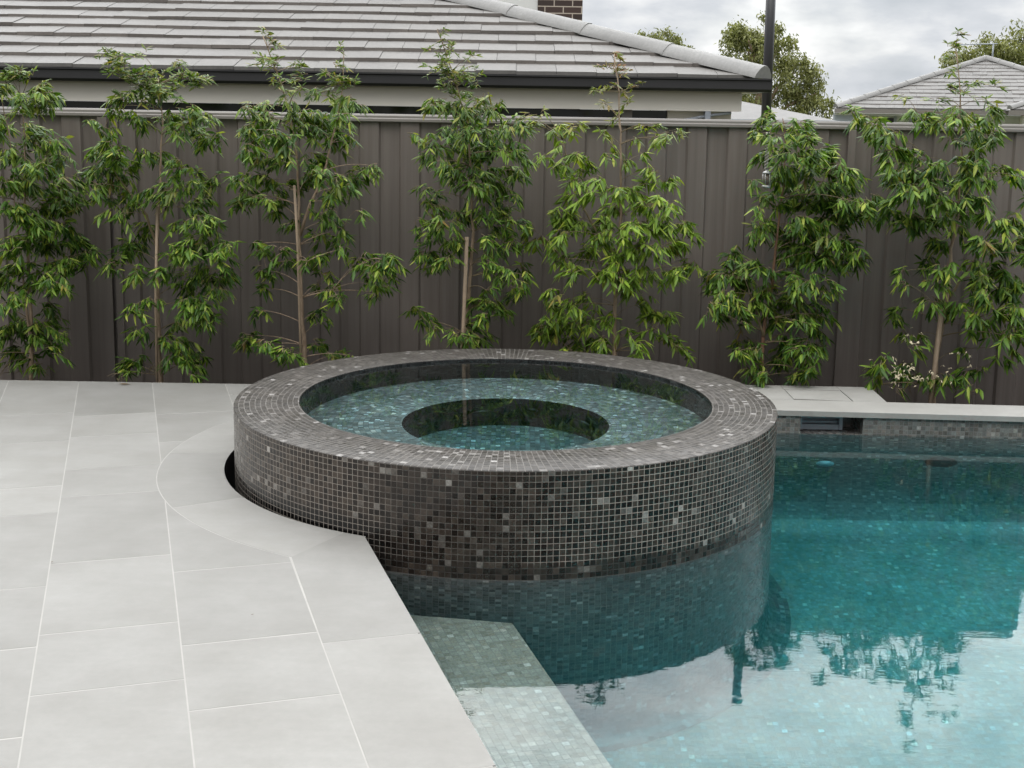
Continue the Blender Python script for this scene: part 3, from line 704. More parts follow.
# ------------------------------------------------------------------ trees
def leaves_mesh(name, base, d, side, L, Wd, young, mat, parent, droop=.25, stuff=False):
    """many folded lance shaped leaves as one mesh. base,d,side: (n,3) arrays"""
    n=len(base); d=d/np.linalg.norm(d,axis=1,keepdims=True)
    side=side-(side*d).sum(1,keepdims=True)*d; side/=np.linalg.norm(side,axis=1,keepdims=True)
    nor=np.cross(side,d)
    ts=[0,.3,.68,1.]; hw=[.06,.5,.36,0.]
    V=[]
    for t,h in zip(ts,hw):
        mid=base+d*(L*t)[:,None]+np.array([0,0,-1.])*(droop*L*t*t)[:,None]
        lift=nor*(Wd*h*.35)[:,None]
        if t<1: V+= [mid-side*(Wd*h)[:,None]+lift, mid-lift*.3, mid+side*(Wd*h)[:,None]+lift]
        else: V.append(mid)
    V=np.stack(V,1).reshape(-1,3); k=10
    fq=[]
    for i in range(2):
        a=i*3; fq+=[(a,a+1,a+4,a+3),(a+1,a+2,a+5,a+4)]
    ft=[(6,7,9),(7,8,9)]
    o=np.arange(n)*k
    loops=[];st=[];tot=[];c=0
    Q=np.concatenate([(o[:,None]+np.array(q)[None,:]) for q in fq]).reshape(-1); T_=np.concatenate([(o[:,None]+np.array(q)[None,:]) for q in ft]).reshape(-1)
    nq=len(Q)//4; nt=len(T_)//3
    me=bpy.data.meshes.new(name); me.vertices.add(len(V)); me.vertices.foreach_set('co',V.reshape(-1).astype(np.float32))
    me.loops.add(nq*4+nt*3); me.polygons.add(nq+nt)
    me.loops.foreach_set('vertex_index',np.concatenate([Q,T_]).astype(np.int32))
    me.polygons.foreach_set('loop_start',np.concatenate([np.arange(nq)*4,nq*4+np.arange(nt)*3]).astype(np.int32))
    me.polygons.foreach_set('use_smooth',np.ones(nq+nt,bool))
    me.update(calc_edges=True); me.validate()
    at=me.attributes.new('young','FLOAT','POINT'); at.data.foreach_set('value',np.repeat(young,k).astype(np.float32))
    me.materials.append(mat)
    ob=bpy.data.objects.new(name,me); col.objects.link(ob)
    if parent is not None: ob.parent=parent
    return ob

TREES = [
([[(-302,-12),(-301,37),(-300,80),(-300,111),(-300,141),(-300,166)],[(-302,-12),(-302,24),(-304,68),(-307,105),(-308,135),(-311,165)]],[(-300,767,178,8.5),(-291,761,182,6.0),(-313,774,171,9.8),(-282,763,169,9.6),(-292,759,162,10.8),(-281,774,160,7.3),(-319,798,150,11.3),(-303,793,147,10.0),(-292,791,141,8.7),(-273,766,141,6.0),(-308,781,135,9.8),(-270,769,130,5.4),(-284,764,127,9.6),(-264,761,120,6.0),(-306,766,118,10.9),(-307,799,113,8.8),(-283,794,111,10.0),(-293,793,101,10.0),(-274,793,102,7.5),(-303,765,100,9.6),(-291,770,91,9.7),(-278,785,90,8.7),(-274,790,80,8.7),(-269,795,66,8.1),(-292,796,76,10.0),(-297,760,77,9.6),(-278,784,67,8.6),(-261,787,73,5.6),(-298,779,62,8.6),(-278,764,58,8.4),(-272,778,53,6.1),(-304,760,46,8.4),(-327,799,21,10.1),(-316,796,21,8.8),(-296,781,24,9.8),(-284,770,14,7.3),(-315,798,5,10.1),(-296,782,2,8.6),(-320,797,-4,7.5),(-296,795,35,7.5),(-280,779,22,4.9),(-312,775,62,9.8),(-329,784,153,11.1),(-327,776,129,11.0),(-327,763,106,10.8),(-326,770,75,10.9),(-340,793,41,11.2),(-323,758,15,9.5),(-311,758,182,8.4)]),
([[(-221,-11),(-221,25),(-220,69),(-217,125),(-215,153),(-216,176)],[(-220,75),(-226,97),(-237,112),(-246,124)]],[(-245,785,191,6.2),(-231,769,189,6.1),(-225,781,193,4.9),(-238,778,181,8.6),(-225,772,178,8.5),(-221,802,180,6.3),(-200,765,189,4.2),(-198,775,180,5.5),(-232,765,168,8.4),(-223,785,170,9.9),(-205,769,172,8.5),(-192,772,176,7.3),(-191,790,179,5.0),(-240,771,163,4.9),(-228,782,158,7.4),(-217,798,158,8.8),(-194,761,161,8.4),(-183,759,158,6.0),(-200,767,149,7.2),(-194,791,146,7.5),(-185,784,145,4.9),(-254,767,154,4.8),(-249,771,148,6.1),(-243,764,140,7.2),(-249,777,130,8.6),(-234,758,134,7.2),(-259,788,122,8.7),(-249,797,120,8.8),(-241,800,127,7.6),(-231,790,136,6.2),(-227,800,131,6.3),(-198,757,129,7.2),(-197,769,120,8.5),(-194,800,115,10.1),(-184,792,117,6.2),(-215,775,110,8.5),(-213,799,102,6.3),(-237,785,106,7.4),(-258,794,108,7.5),(-240,769,98,7.3),(-255,765,113,4.8),(-195,776,104,7.3),(-185,762,96,8.4),(-200,774,92,7.3),(-229,800,89,6.3),(-182,771,86,8.5),(-174,756,76,8.3),(-188,758,82,8.4),(-201,764,78,7.2),(-243,792,74,8.7),(-244,773,67,6.1),(-231,769,61,6.1),(-208,760,66,7.2),(-205,801,55,8.8),(-186,776,64,8.5),(-177,766,53,7.2),(-192,759,45,8.4),(-184,759,39,7.2),(-179,764,35,5.4),(-205,787,31,7.4),(-223,763,47,6.0),(-230,758,41,5.4),(-231,779,26,6.1),(-207,767,19,8.5),(-207,802,8,8.8),(-194,762,4,7.2),(-217,780,19,4.9),(-244,792,1,7.5),(-244,775,-2,6.1),(-233,801,-4,5.0),(-175,778,61,6.1)]),
([[(-128,1),(-131,39),(-132,80),(-133,120),(-134,144),(-137,163),(-145,185),(-153,206)],[(-132,86),(-125,105),(-116,126),(-110,151),(-105,175),(-104,197)]],[(-150,767,206,3.6),(-148,775,200,4.3),(-149,758,192,4.2),(-146,775,188,5.5),(-140,767,178,5.4),(-133,797,188,4.4),(-131,794,182,5.0),(-104,779,198,3.7),(-103,757,188,4.2),(-109,768,181,4.2),(-102,767,179,5.4),(-95,766,177,4.2),(-115,767,173,6.0),(-108,796,166,6.3),(-98,763,169,5.4),(-99,758,158,5.4),(-115,799,156,7.5),(-137,782,168,4.9),(-162,802,165,6.3),(-164,775,161,5.5),(-153,797,157,8.2),(-141,786,156,7.4),(-130,792,159,7.5),(-123,790,150,8.7),(-161,779,150,7.4),(-145,760,146,8.4),(-134,766,145,7.2),(-115,796,144,7.5),(-104,797,147,5.0),(-100,799,143,3.8),(-163,771,139,6.1),(-155,786,133,8.0),(-142,793,132,8.1),(-126,786,133,8.0),(-118,793,132,6.2),(-162,780,121,7.4),(-151,786,119,8.0),(-169,788,113,7.4),(-155,768,109,6.0),(-144,798,116,6.9),(-128,800,120,7.6),(-110,759,124,7.8),(-103,801,121,8.2),(-92,800,126,6.3),(-84,787,129,4.3),(-101,758,115,6.6),(-115,797,110,6.3),(-91,762,104,4.8),(-150,801,103,6.3),(-171,787,104,5.0),(-166,759,121,4.8),(-119,764,103,6.0),(-111,785,96,6.2),(-104,782,89,5.5),(-121,790,86,6.2),(-159,799,76,5.7),(-158,766,81,3.6),(-142,756,79,5.4),(-144,798,69,5.7),(-123,757,73,5.4),(-117,796,71,6.3),(-101,761,80,4.8),(-118,793,60,5.6),(-156,792,63,5.6),(-159,796,50,5.6),(-158,781,39,4.3),(-167,796,20,5.6),(-151,765,20,5.4),(-171,787,19,4.3),(-137,771,13,6.1),(-125,797,15,5.0),(-112,792,9,6.9),(-101,778,12,5.5),(-95,780,70,5.5),(-85,757,74,7.2),(-75,758,74,7.2),(-70,783,70,4.9),(-85,778,63,6.1),(-81,796,54,5.0),(-71,784,62,4.3),(-102,762,49,5.4),(-109,773,54,4.9),(-121,791,38,4.4),(-138,780,92,4.9),(-126,756,174,3.6),(-109,795,82,5.6),(-119,794,31,3.8),(-138,760,18,4.2)]),
([[(-29,12),(-28,41),(-25,90),(-27,116),(-28,151),(-36,178),(-42,196),(-48,211)]],[(-48,781,210,3.1),(-44,774,200,4.3),(-52,792,199,3.7),(-39,770,198,3.6),(-42,767,192,4.2),(-28,778,195,3.7),(-30,800,191,3.8),(-49,760,186,4.8),(-41,761,184,5.4),(-34,785,183,5.6),(-25,797,185,4.4),(-45,780,179,5.5),(-37,776,174,6.7),(-47,795,167,6.9),(-28,792,173,5.6),(-18,759,169,5.4),(-10,797,169,3.8),(-51,765,166,4.2),(-36,770,163,7.3),(-22,794,161,6.9),(-12,775,163,4.9),(-43,793,152,8.1),(-30,764,151,8.4),(-19,796,149,8.8),(-6,764,153,6.6),(3,763,156,5.4),(-66,779,148,3.7),(-54,772,146,5.5),(-46,781,140,8.0),(-31,798,138,8.8),(-15,789,139,8.7),(-3,756,142,7.1),(6,770,138,5.5),(-36,781,128,8.0),(-21,778,127,8.6),(-6,789,127,8.1),(3,778,127,5.5),(-41,759,131,5.4),(-24,767,118,7.9),(-9,795,115,8.1),(1,772,114,5.5),(-55,791,115,5.6),(-50,801,109,5.7),(-53,785,103,5.6),(-59,787,95,6.2),(-52,784,89,7.4),(-42,770,97,7.9),(-34,798,99,7.5),(-15,777,104,8.0),(-4,798,101,6.9),(1,770,97,5.5),(-9,796,91,6.9),(-47,792,80,7.5),(-55,784,78,5.6),(-36,776,85,6.1),(-17,762,88,6.0),(-11,791,78,6.2),(1,773,86,4.9),(-52,786,68,5.6),(-42,762,73,5.4),(-14,760,72,5.4),(-5,763,70,6.0),(8,793,67,5.6),(4,764,60,5.4),(5,797,49,5.0),(9,773,65,4.3),(-20,782,47,6.8),(-12,772,46,6.7),(-5,785,40,4.9),(-16,760,40,4.8),(-26,775,30,6.1),(-20,799,22,6.3),(-30,764,25,5.4),(-58,786,34,6.2),(-62,771,42,4.2),(-50,770,31,4.8),(-34,757,30,4.2),(-15,757,57,4.8)]),
([[(64,11),(64,60),(66,101),(64,152),(62,176),(59,199)],[(64,73),(53,89),(43,105),(34,128),(29,147)]],[(59,800,198,3.1),(63,794,194,3.1),(54,793,191,3.1),(61,793,187,3.7),(69,800,189,3.1),(57,763,179,3.6),(64,783,177,3.7),(51,779,176,3.1),(75,782,179,3.7),(55,799,168,3.8),(69,791,169,3.7),(64,801,159,3.8),(81,761,157,3.0),(79,786,155,3.1),(52,787,150,3.7),(59,790,144,3.7),(73,784,148,3.7),(87,794,148,3.8),(93,770,151,4.2),(102,799,154,3.8),(55,775,138,3.7),(67,784,135,4.3),(78,797,138,3.8),(4,788,161,4.3),(12,770,163,3.6),(8,767,156,4.8),(21,771,153,4.9),(33,785,153,4.9),(28,802,143,5.1),(16,797,137,5.0),(24,774,132,5.5),(36,774,138,4.3),(44,794,132,5.6),(50,769,125,5.4),(34,775,123,5.5),(45,757,115,6.0),(59,764,118,5.4),(71,781,117,6.8),(81,788,122,5.6),(89,784,127,4.9),(94,773,125,4.3),(63,800,107,6.3),(78,785,108,7.4),(86,763,113,5.4),(92,759,108,4.8),(29,801,106,6.3),(25,801,100,5.7),(38,798,97,8.8),(48,784,95,7.4),(56,770,90,7.3),(67,760,95,7.2),(79,768,97,7.3),(91,766,96,7.8),(108,799,95,6.3),(111,797,87,6.3),(98,792,83,8.1),(82,763,84,7.8),(71,767,82,8.5),(59,770,78,7.9),(48,800,79,6.3),(28,764,91,6.0),(20,792,81,6.2),(10,787,84,5.6),(7,781,95,4.3),(115,800,71,5.0),(103,768,70,6.0),(92,780,65,7.4),(77,763,69,7.2),(64,760,72,7.2),(52,757,67,6.0),(29,771,76,6.1),(36,762,67,6.0),(26,759,57,6.6),(21,802,42,5.7),(35,769,47,6.7),(49,797,47,5.6),(21,788,35,6.2),(29,790,29,7.5),(43,786,32,7.4),(39,800,20,7.6),(50,796,18,7.5),(18,789,25,5.0),(58,782,36,5.5),(80,788,45,5.6),(90,789,39,6.2),(98,781,40,4.9),(89,779,30,6.1),(78,763,24,6.0),(101,795,22,5.6),(105,778,19,4.9),(69,759,31,4.8),(74,764,58,5.4),(15,796,30,5.0),(57,768,23,4.8),(33,774,18,4.9),(113,787,14,3.7)]),
([[(157,-5),(157,30),(161,60),(162,89),(165,122),(165,151),(162,162)],[(157,28),(152,44),(144,63)]],[(154,796,160,5.6),(159,771,158,5.5),(171,774,158,5.5),(145,775,152,5.5),(153,757,149,7.2),(174,796,149,7.5),(174,757,150,5.4),(156,800,139,6.3),(161,763,141,7.2),(173,763,141,8.4),(192,795,140,6.9),(198,794,142,5.0),(141,767,124,4.8),(168,781,130,8.6),(183,778,131,8.6),(198,789,131,6.8),(200,765,131,6.0),(215,794,126,4.4),(179,802,119,8.8),(190,788,120,8.7),(207,798,118,5.7),(157,799,113,5.7),(161,773,112,6.7),(182,795,109,8.8),(196,794,109,8.1),(204,783,108,5.5),(146,761,108,4.8),(149,784,97,5.6),(160,798,98,6.3),(173,770,100,8.5),(191,786,99,8.0),(206,797,99,6.3),(213,784,104,5.6),(211,758,112,5.4),(187,785,89,8.0),(195,768,90,7.3),(212,795,87,5.0),(217,786,76,5.0),(210,770,81,5.5),(174,797,87,7.5),(178,785,79,8.7),(190,772,78,8.5),(207,794,74,6.3),(152,797,86,3.8),(137,797,75,6.3),(140,797,66,7.5),(129,786,65,6.2),(127,788,59,5.6),(147,784,74,5.6),(153,780,69,6.1),(148,801,57,7.6),(130,772,55,7.3),(118,760,50,5.4),(127,789,41,5.6),(138,779,46,7.4),(151,781,51,6.8),(160,784,57,6.2),(169,767,65,7.9),(182,765,64,8.4),(191,759,64,5.4),(175,792,49,8.1),(189,798,46,8.8),(196,788,41,6.2),(172,761,41,8.4),(194,801,30,6.9),(170,794,36,6.3),(170,779,26,7.4),(177,756,27,7.7),(177,795,14,6.9),(187,785,11,6.2),(182,785,3,5.6),(184,757,12,4.2),(147,790,24,5.6),(139,758,22,4.8),(150,778,10,5.5),(155,763,7,4.2),(154,773,21,4.9),(164,797,42,5.6),(170,790,11,5.0),(197,794,21,5.0),(141,770,37,4.8),(213,774,111,4.9),(221,784,106,4.9),(200,758,115,4.8)]),
([[(266,-17),(267,21),(269,45),(270,62),(271,84),(273,104),(272,142),(269,178),(265,204)],[(271,52),(278,65),(285,79),(291,91)]],[(262,775,212,2.4),(267,801,208,2.5),(270,791,206,2.5),(269,796,200,3.1),(260,770,189,3.0),(263,788,182,3.1),(266,792,180,3.1),(275,788,184,3.1),(270,776,178,3.1),(272,764,184,2.4),(281,757,182,3.0),(259,797,176,3.1),(261,799,167,3.8),(264,769,170,3.6),(279,791,166,3.7),(282,775,175,3.7),(290,785,170,4.3),(238,795,176,3.1),(233,771,169,3.6),(243,785,167,3.7),(244,768,165,4.2),(260,780,166,4.9),(259,757,162,4.2),(250,768,160,4.2),(198,769,166,4.2),(213,798,163,5.0),(209,762,159,4.8),(221,791,156,5.0),(219,760,152,4.8),(221,801,151,5.0),(226,764,145,5.4),(221,760,142,5.4),(276,766,163,4.8),(295,799,160,5.7),(295,787,154,4.3),(291,797,151,5.6),(278,779,157,4.3),(258,761,151,3.6),(239,772,143,5.5),(249,777,140,6.7),(244,802,134,6.3),(254,764,136,6.6),(265,767,139,5.4),(285,795,142,5.6),(279,761,138,6.0),(304,801,134,5.7),(301,770,131,4.8),(311,782,127,3.7),(231,786,129,6.2),(247,798,127,7.5),(247,759,127,7.2),(272,795,125,6.9),(272,764,129,6.6),(292,789,128,5.6),(229,757,118,7.2),(252,791,115,8.1),(255,764,116,6.6),(271,765,118,6.0),(280,758,116,4.8),(215,771,117,5.5),(222,771,107,6.1),(243,801,103,7.6),(252,784,102,7.4),(262,773,104,6.1),(284,802,104,5.7),(286,764,107,6.0),(296,766,101,6.6),(318,800,101,6.3),(263,800,88,6.3),(268,787,86,5.6),(282,801,94,5.7),(282,759,92,6.0),(306,798,86,6.3),(314,788,87,6.2),(317,787,93,5.6),(262,795,75,5.0),(260,761,75,5.4),(259,765,64,4.8),(250,762,54,4.2),(261,778,53,4.3),(275,781,46,4.3),(285,781,75,6.1),(289,773,66,7.3),(305,790,71,7.5),(316,795,67,6.9),(311,791,58,7.5),(288,758,56,6.6),(278,763,48,5.4),(298,766,46,7.2),(307,767,49,6.6),(295,782,37,6.8),(301,765,34,6.6),(318,785,31,6.2),(282,772,37,4.9),(311,773,23,5.5),(243,789,45,4.3),(241,799,38,3.8),(238,765,64,3.0),(237,772,71,3.0),(251,801,27,3.8),(244,766,26,3.6),(224,757,18,5.4),(223,765,9,5.4),(248,794,5,5.6),(254,790,3,5.6),(253,799,-6,5.7),(259,779,3,4.3),(234,758,0,4.2),(268,770,7,4.2),(286,789,20,3.7),(282,774,5,4.9),(284,762,1,4.2),(283,773,10,3.7),(295,777,9,3.7),(249,772,32,3.6),(227,777,-1,4.9),(314,762,116,7.2),(318,757,87,7.2),(331,792,58,7.5),(329,790,40,7.5)])
]

TINFO=[
 ('dense dark green tree cut off by the left edge of the view','leaf',.082,1.0,'bark'),
 ('bushy tree standing beside the dark gap between the two fence sections','leaf',.08,1.0,'bark'),
 ('open tree with bare lower trunk and a long low branch reaching right','leaf',.084,.95,'bark'),
 ('narrow upright tree rising behind the middle of the spa, next to a thin stake','leaf',.078,1.05,'bark'),
 ('yellow green tree with sparse bronze new tips, just right of the spa centre','leaf_bright',.09,.9,'bark'),
 ('drooping dark leaved tree with reddish trunk, holding the hanging silver lantern','leaf',.088,1.1,'bark_red'),
 ('tree with large leaves and cream blossoms near its base, right of the skimmer','leaf',.1,.85,'bark'),
]
def nrm(v): return v/np.linalg.norm(v,axis=-1,keepdims=True)
for ti,((trunks,clumps),(label,lm,LL,dens,bk)) in enumerate(zip(TREES,TINFO)):
    bx,bz=trunks[0][0]; Y=7.82
    base=Vector((bx/100,Y,-.25))
    t=thing('slender_tree',label,'tree',base,0,'young trees along the fence'); iv=Matrix.Translation(-base)
    nodes=[]  # (pos, order)
    tb=MB(); bb=MB()
    for k,pl in enumerate(trunks):
        pts=[Vector((x/100,Y+.02*math.sin(i*1.9+ti+k),z/100)) for i,(x,z) in enumerate(pl)]
        if k==0: pts[0].z=min(pts[0].z,-.27)
        fine=[]
        for a,b in zip(pts,pts[1:]):
            m=max(2,int((b-a).length/.07))
            for j in range(m):
                q=a.lerp(b,j/m); fine.append(q+Vector((random.uniform(-.004,.004),random.uniform(-.004,.004),0)))
        fine.append(pts[-1])
        r0=(.019 if ti!=5 else .017) if k==0 else .011
        rad=[max(.0028,r0*(1-.86*(i/(len(fine)-1))**.8)) for i in range(len(fine))]
        (tb if k==0 or ti==0 else bb).tube(fine,rad,9)
        nodes += [(q,0 if k==0 else .1) for q in fine[2:]]
    tk=tb.build('trunk',M[bk],t); tk.matrix_parent_inverse=iv
    B=[];D=[];S=[];LN_=[];YG=[]
    cl=[(Vector(((x+(bx-x)*.06)/100,y/100,z/100)),r/100) for x,y,z,r in clumps]
    ex=[]
    for c,r in cl:   # inner foliage between the outer shoots
        if r>.04 and random.random()<.75: ex.append((c+Vector((random.uniform(-1,1)*r,random.uniform(-.2,1)*r,random.uniform(-1,.8)*r)),r*.8))
    cl += ex
    zt=max(c.z for c,_ in cl); zb=min(c.z for c,_ in cl)
    axis=lambda z: min((n_[0] for n_ in nodes[:1000]),key=lambda q:abs(q.z-z))
    tr_nodes=list(nodes)
    cl.sort(key=lambda cr: min((cr[0]-q).length for q,_ in tr_nodes))
    for c,r in cl:
        best=None;bc=1e9
        for q,od in nodes:
            dv=c-q; dist=dv.length
            cost=dist+ (0.9*max(0,q.z-c.z+.02)) + .12*od + .25*max(0,.03-dv.z if dv.z<.03 else 0)
            if cost<bc: bc=cost;best=(q,od)
        q,od=best; dv=c-q
        mid=q.lerp(c,.5)+Vector((random.uniform(-.02,.02),random.uniform(-.02,.02),.10*dv.length+random.uniform(0,.02)))
        pts=[]; 
        for j in range(8):
            s_=j/7; pts.append(q*(1-s_)**2+mid*2*s_*(1-s_)+c*s_*s_)
        rr=max(.0022,.0062*min(1,dv.length/.5)*(1-.3*od))
        bb.tube(pts,[rr*(1-.6*j/7) for j in range(8)],5)
        for j in (3,5,7): nodes.append((pts[j],od+1))
        # leafy shoots leaving the clump
        hgt=(c.z-zb)/(zt-zb+1e-6)
        yb=max(0.,(c.z-1.45)/.7)*.8 + (.55*max(0,(hgt-.62)/.38) if ti==4 else 0)
        ax=axis(c.z); out=Vector((c.x-ax.x,(c.y-ax.y)*.7,0)); out=out.normalized() if out.length>.03 else Vector((random.uniform(-1,1),random.uniform(-1,.4),0)).normalized()
        ns=max(3,int(round((r/.0082)*dens*random.uniform(.85,1.2))))
        if r<.05: ns=5 if r>.038 else 4
        for s_ in range(ns):
            th=random.uniform(0,6.283); v=Vector((math.cos(th),math.sin(th),0))*.8+out*.75+Vector((0,0,random.uniform(-.25,.65) if hgt<.85 else random.uniform(.1,1.1))); v.normalize()
            Ls=max(.05,r*random.uniform(.65,1.3)); st=c+Vector((random.uniform(-1,1),random.uniform(-1,1),random.uniform(-.6,.9)))*r*.62
            nn=max(3,int(Ls/.0145)) ; tw=[]
            sd=v.cross(Vector((0,0,1))); sd=sd.normalized() if sd.length>.1 else Vector((1,0,0))
            yv=min(1,max(0,yb+random.uniform(-.25,.2))) if yb>0 else (random.uniform(.4,.9) if random.random()<.045 else 0)
            for j in range(nn+1):
                s2=j/nn; p=st+v*(Ls*s2)+Vector((0,0,-.5*Ls*s2*s2)); tw.append(p)
                if j==0: continue
                for sg in ((-1,1) if random.random()<.8 else (random.choice((-1,1)),)):
                    ld=v*random.uniform(.55,.95)+sd*sg*random.uniform(.35,.9)+Vector((random.uniform(-.2,.2),random.uniform(-.2,.2),random.uniform(-1.5,-.2) if yb<.3 else random.uniform(-.8,.3)))
                    B.append(p);D.append(ld);S.append(Vector((-ld.y*.5+random.uniform(-.5,.5),ld.x+random.uniform(-.5,.5),random.uniform(-.5,.5))))
                    LN_.append(LL*.76*random.uniform(.5,1.25)*(.72+.28*min(1,r/.06))*(1-.25*s2*(1 if yb>.3 else 0))); YG.append(yv)
            bb.tube([tw[0],tw[len(tw)//2],tw[-1]],[.0022,.0017,.0011],4,False)
    br=bb.build('branches',M['twig'] if ti!=2 else M['bark'],t); br.matrix_parent_inverse=iv
    B=np.array([tuple(p) for p in B]);D=np.array([tuple(p) for p in D]);S=np.array([tuple(p) for p in S]);LN_=np.array(LN_)
    keep=(B[:,1]+.05<8.26)&(B[:,2]>.0); B,D,S,LN_,YG=B[keep],D[keep],S[keep],LN_[keep],np.array(YG)[keep]
    wd=LN_*rng.uniform(.23,.33,len(LN_))
    cr=leaves_mesh('crown',B,D,S,LN_,wd,YG,M[lm],t); cr.matrix_parent_inverse=iv
    if ti==6:
        pb=[];pd=[]
        for (cx,cz,n_) in ((2.42,.33,10),(2.45,.28,9),(2.33,.1,16),(2.4,.12,16),(2.47,.07,14),(2.53,.1,8),(2.38,.05,10),(2.76,.2,9),(2.64,.1,6),(2.27,.14,6)):
            for i in range(n_):
                q=(cx+random.gauss(0,.035),7.62+random.gauss(0,.05),cz+random.gauss(0,.032))
                for _ in range(2): pb.append(q); pd.append((random.gauss(0,1),random.gauss(0,1),random.gauss(-.6,.8)))
        nb=len(pb); LB=rng.uniform(.012,.026,nb)
        fo=leaves_mesh('blossoms',np.array(pb),np.array(pd),rng.normal(size=(nb,3)),LB,LB*.45,np.zeros(nb),M['blossom'],t); fo.matrix_parent_inverse=iv

def stake(pts,r,label):
    m=MB(); m.tube([Vector(p) for p in pts],r,6); return tag(m.build('garden_stake',M['wood']),label,'stake','timber stakes beside the trees')
stake([(-2.213,7.76,-.3),(-2.205,7.76,.45),(-2.18,7.77,1.03)],.009,'timber stake tied close to the bushy tree beside the fence gap')
stake([(-1.302,7.75,-.3),(-1.322,7.75,.81),(-1.338,7.755,1.17)],.0085,'tall timber stake against the bare trunk left of the spa')
stake([(-.32,7.74,-.3),(-.284,7.74,.874)],.0125,'leaning pale orange stake behind the back rim of the spa')
stake([(2.612,7.75,-.3),(2.648,7.75,.5)],.015,'thick short stake beside the blossoming tree at the right')

# hanging lantern
ln=thing('hanging_lantern','small silver lantern hanging on a twisted white cord in the drooping tree','lantern',(1.512,7.66,1.2)); iv=Matrix.Translation((-1.512,-7.5,-1.2))
cd=MB()
for ph in (0,math.pi):
    cd.tube([(1.506+.008*math.cos(i*.9+ph),7.5+.008*math.sin(i*.9+ph),1.32+i*.0055) for i in range(40)],.0055,6)
part(cd,'cord',M['cord'],ln,iv)
lb=MB(); cx,cyy=1.512,7.5
lb.lathe([(.0001,.118),(.006,.118),(.008,.105),(.026,.096),(.027,.088),(.0001,.088)],20,(cx,cyy,1.205)); lb.lathe([(.0001,.018),(.026,.018),(.027,.006),(.012,0),(.0001,-.012)],20,(cx,cyy,1.205))
for i in range(6):
    a=i*math.pi/3; lb.tube([(cx+.024*math.cos(a),cyy+.024*math.sin(a),1.222),(cx+.024*math.cos(a),cyy+.024*math.sin(a),1.294)],.0026,5)
part(lb,'frame',M['steel'],ln,iv)
gl=MB(); gl.lathe([(.0001,.02),(.017,.02),(.017,.086),(.0001,.086)],16,(cx,cyy,1.205)); part(gl,'candle_glass',plain('smoky glass',(.16,.13,.1),.15,.1,10),ln,iv)

# fallen leaves on the paving
def fallen(p,rot,L,label):
    b=np.array([[0.,0.,.004]]); d=np.array([[1.,0,.25]]); s=np.array([[0.,1,0]])
    o=leaves_mesh('fallen_leaf',b,d,s,np.array([L]),np.array([L*.34]),np.array([0.]),M['deadleaf'],None,.3); o.location=p; o.rotation_euler=(0,0,rot); tag(o,label,'leaf')
fallen((-2.32,7.35,.003),.15,.07,'brown curled leaf lying on the far paving below the bushy tree')
fallen((-1.64,4.35,.003),1.3,.014,'tiny dark leaf scrap on the long paving joint')
fallen((-.83,3.9,.003),.8,.013,'tiny dark leaf scrap in the middle of a pale paver')

# gum trees behind the houses
def gum(name,label,x,y,trunk_h,blobs,n,leaf,seed):
    r=np.random.default_rng(seed); rr=random.Random(seed)
    t=thing(name,label,'tree',(x,y,-.5),0,'gum trees beyond the roofs'); tm=MB(); top=Vector((0,0,trunk_h))
    tm.tube([(0,0,-.1),(.05,0,trunk_h*.4),(-.03,.05,trunk_h*.75),top],[.16,.13,.1,.07],8)
    Bs=[];Ds=[]
    for bx,by,bz,br,w in blobs:
        c=Vector((bx,by,bz)); q=Vector((0,0,min(trunk_h,bz*.7)))
        tm.tube([q,q.lerp(c,.5)+Vector((0,0,.15)),c],[.05,.035,.015],5)
        m=int(n*w); ncl=max(5,int(m/70))
        cc=r.normal(size=(ncl,3)); cc=cc/np.linalg.norm(cc,axis=1,keepdims=True)*(r.uniform(.35,1.,(ncl,1))**.5)*np.array([br,br,br*.8])+np.array([bx,by,bz])
        idx=r.integers(0,ncl,m); Bs.append(cc[idx]+r.normal(scale=br*.16,size=(m,3))); 
    Bs=np.concatenate(Bs); m=len(Bs); Ds=r.normal(size=(m,3))+np.array([0,0,-.7]); L=leaf*r.uniform(.6,1.2,m)
    tm.build('trunk',M['bark'],t); leaves_mesh('crown',Bs,Ds,r.normal(size=(m,3)),L,L*.38,r.uniform(0,.5,m)*(r.random(m)<.4),M['gum'],t)
gum('gum_tree','small rounded tree top peeping over the hip ridge of the first house',3.3,30,3.55,[(-.35,0,3.75,.32,.35),(.1,0,3.85,.36,.35),(.5,.1,3.6,.3,.3),(.0,0,3.4,.6,.5),(-.05,.2,3.,.8,.5)],3200,.085,3)
gum('gum_tree','tall olive tree directly behind the dark pole',4.75,25,3.0,[(-.38,0,3.75,.36,.3),(.02,0,3.8,.34,.25),(-.3,0,3.4,.5,.4),(.25,0,3.4,.45,.4),(.62,0,3.0,.45,.4),(.2,0,2.9,.7,.5),(1.05,0,2.6,.42,.35),(.8,.1,2.3,.6,.4),(-.3,0,2.5,.6,.4),(.3,.1,2.2,.6,.4)],3900,.08,5)
gum('gum_tree','broad olive green tree showing behind the far hip roof',16.6,42,4.2,[(-2.3,0,3.9,.7,.3),(-1.6,0,4.2,.75,.35),(-.9,0,4.1,.8,.35),(0,0,4.55,.95,.5),(.9,0,4.5,.9,.45),(1.8,.1,4.5,1.,.45),(2.8,0,4.5,1.,.45),(3.7,0,4.2,1.,.4),(0,.3,3.6,1.2,.4),(-1.5,.2,3.4,1.,.3),(1.8,.2,3.6,1.2,.4)],4200,.13,8)

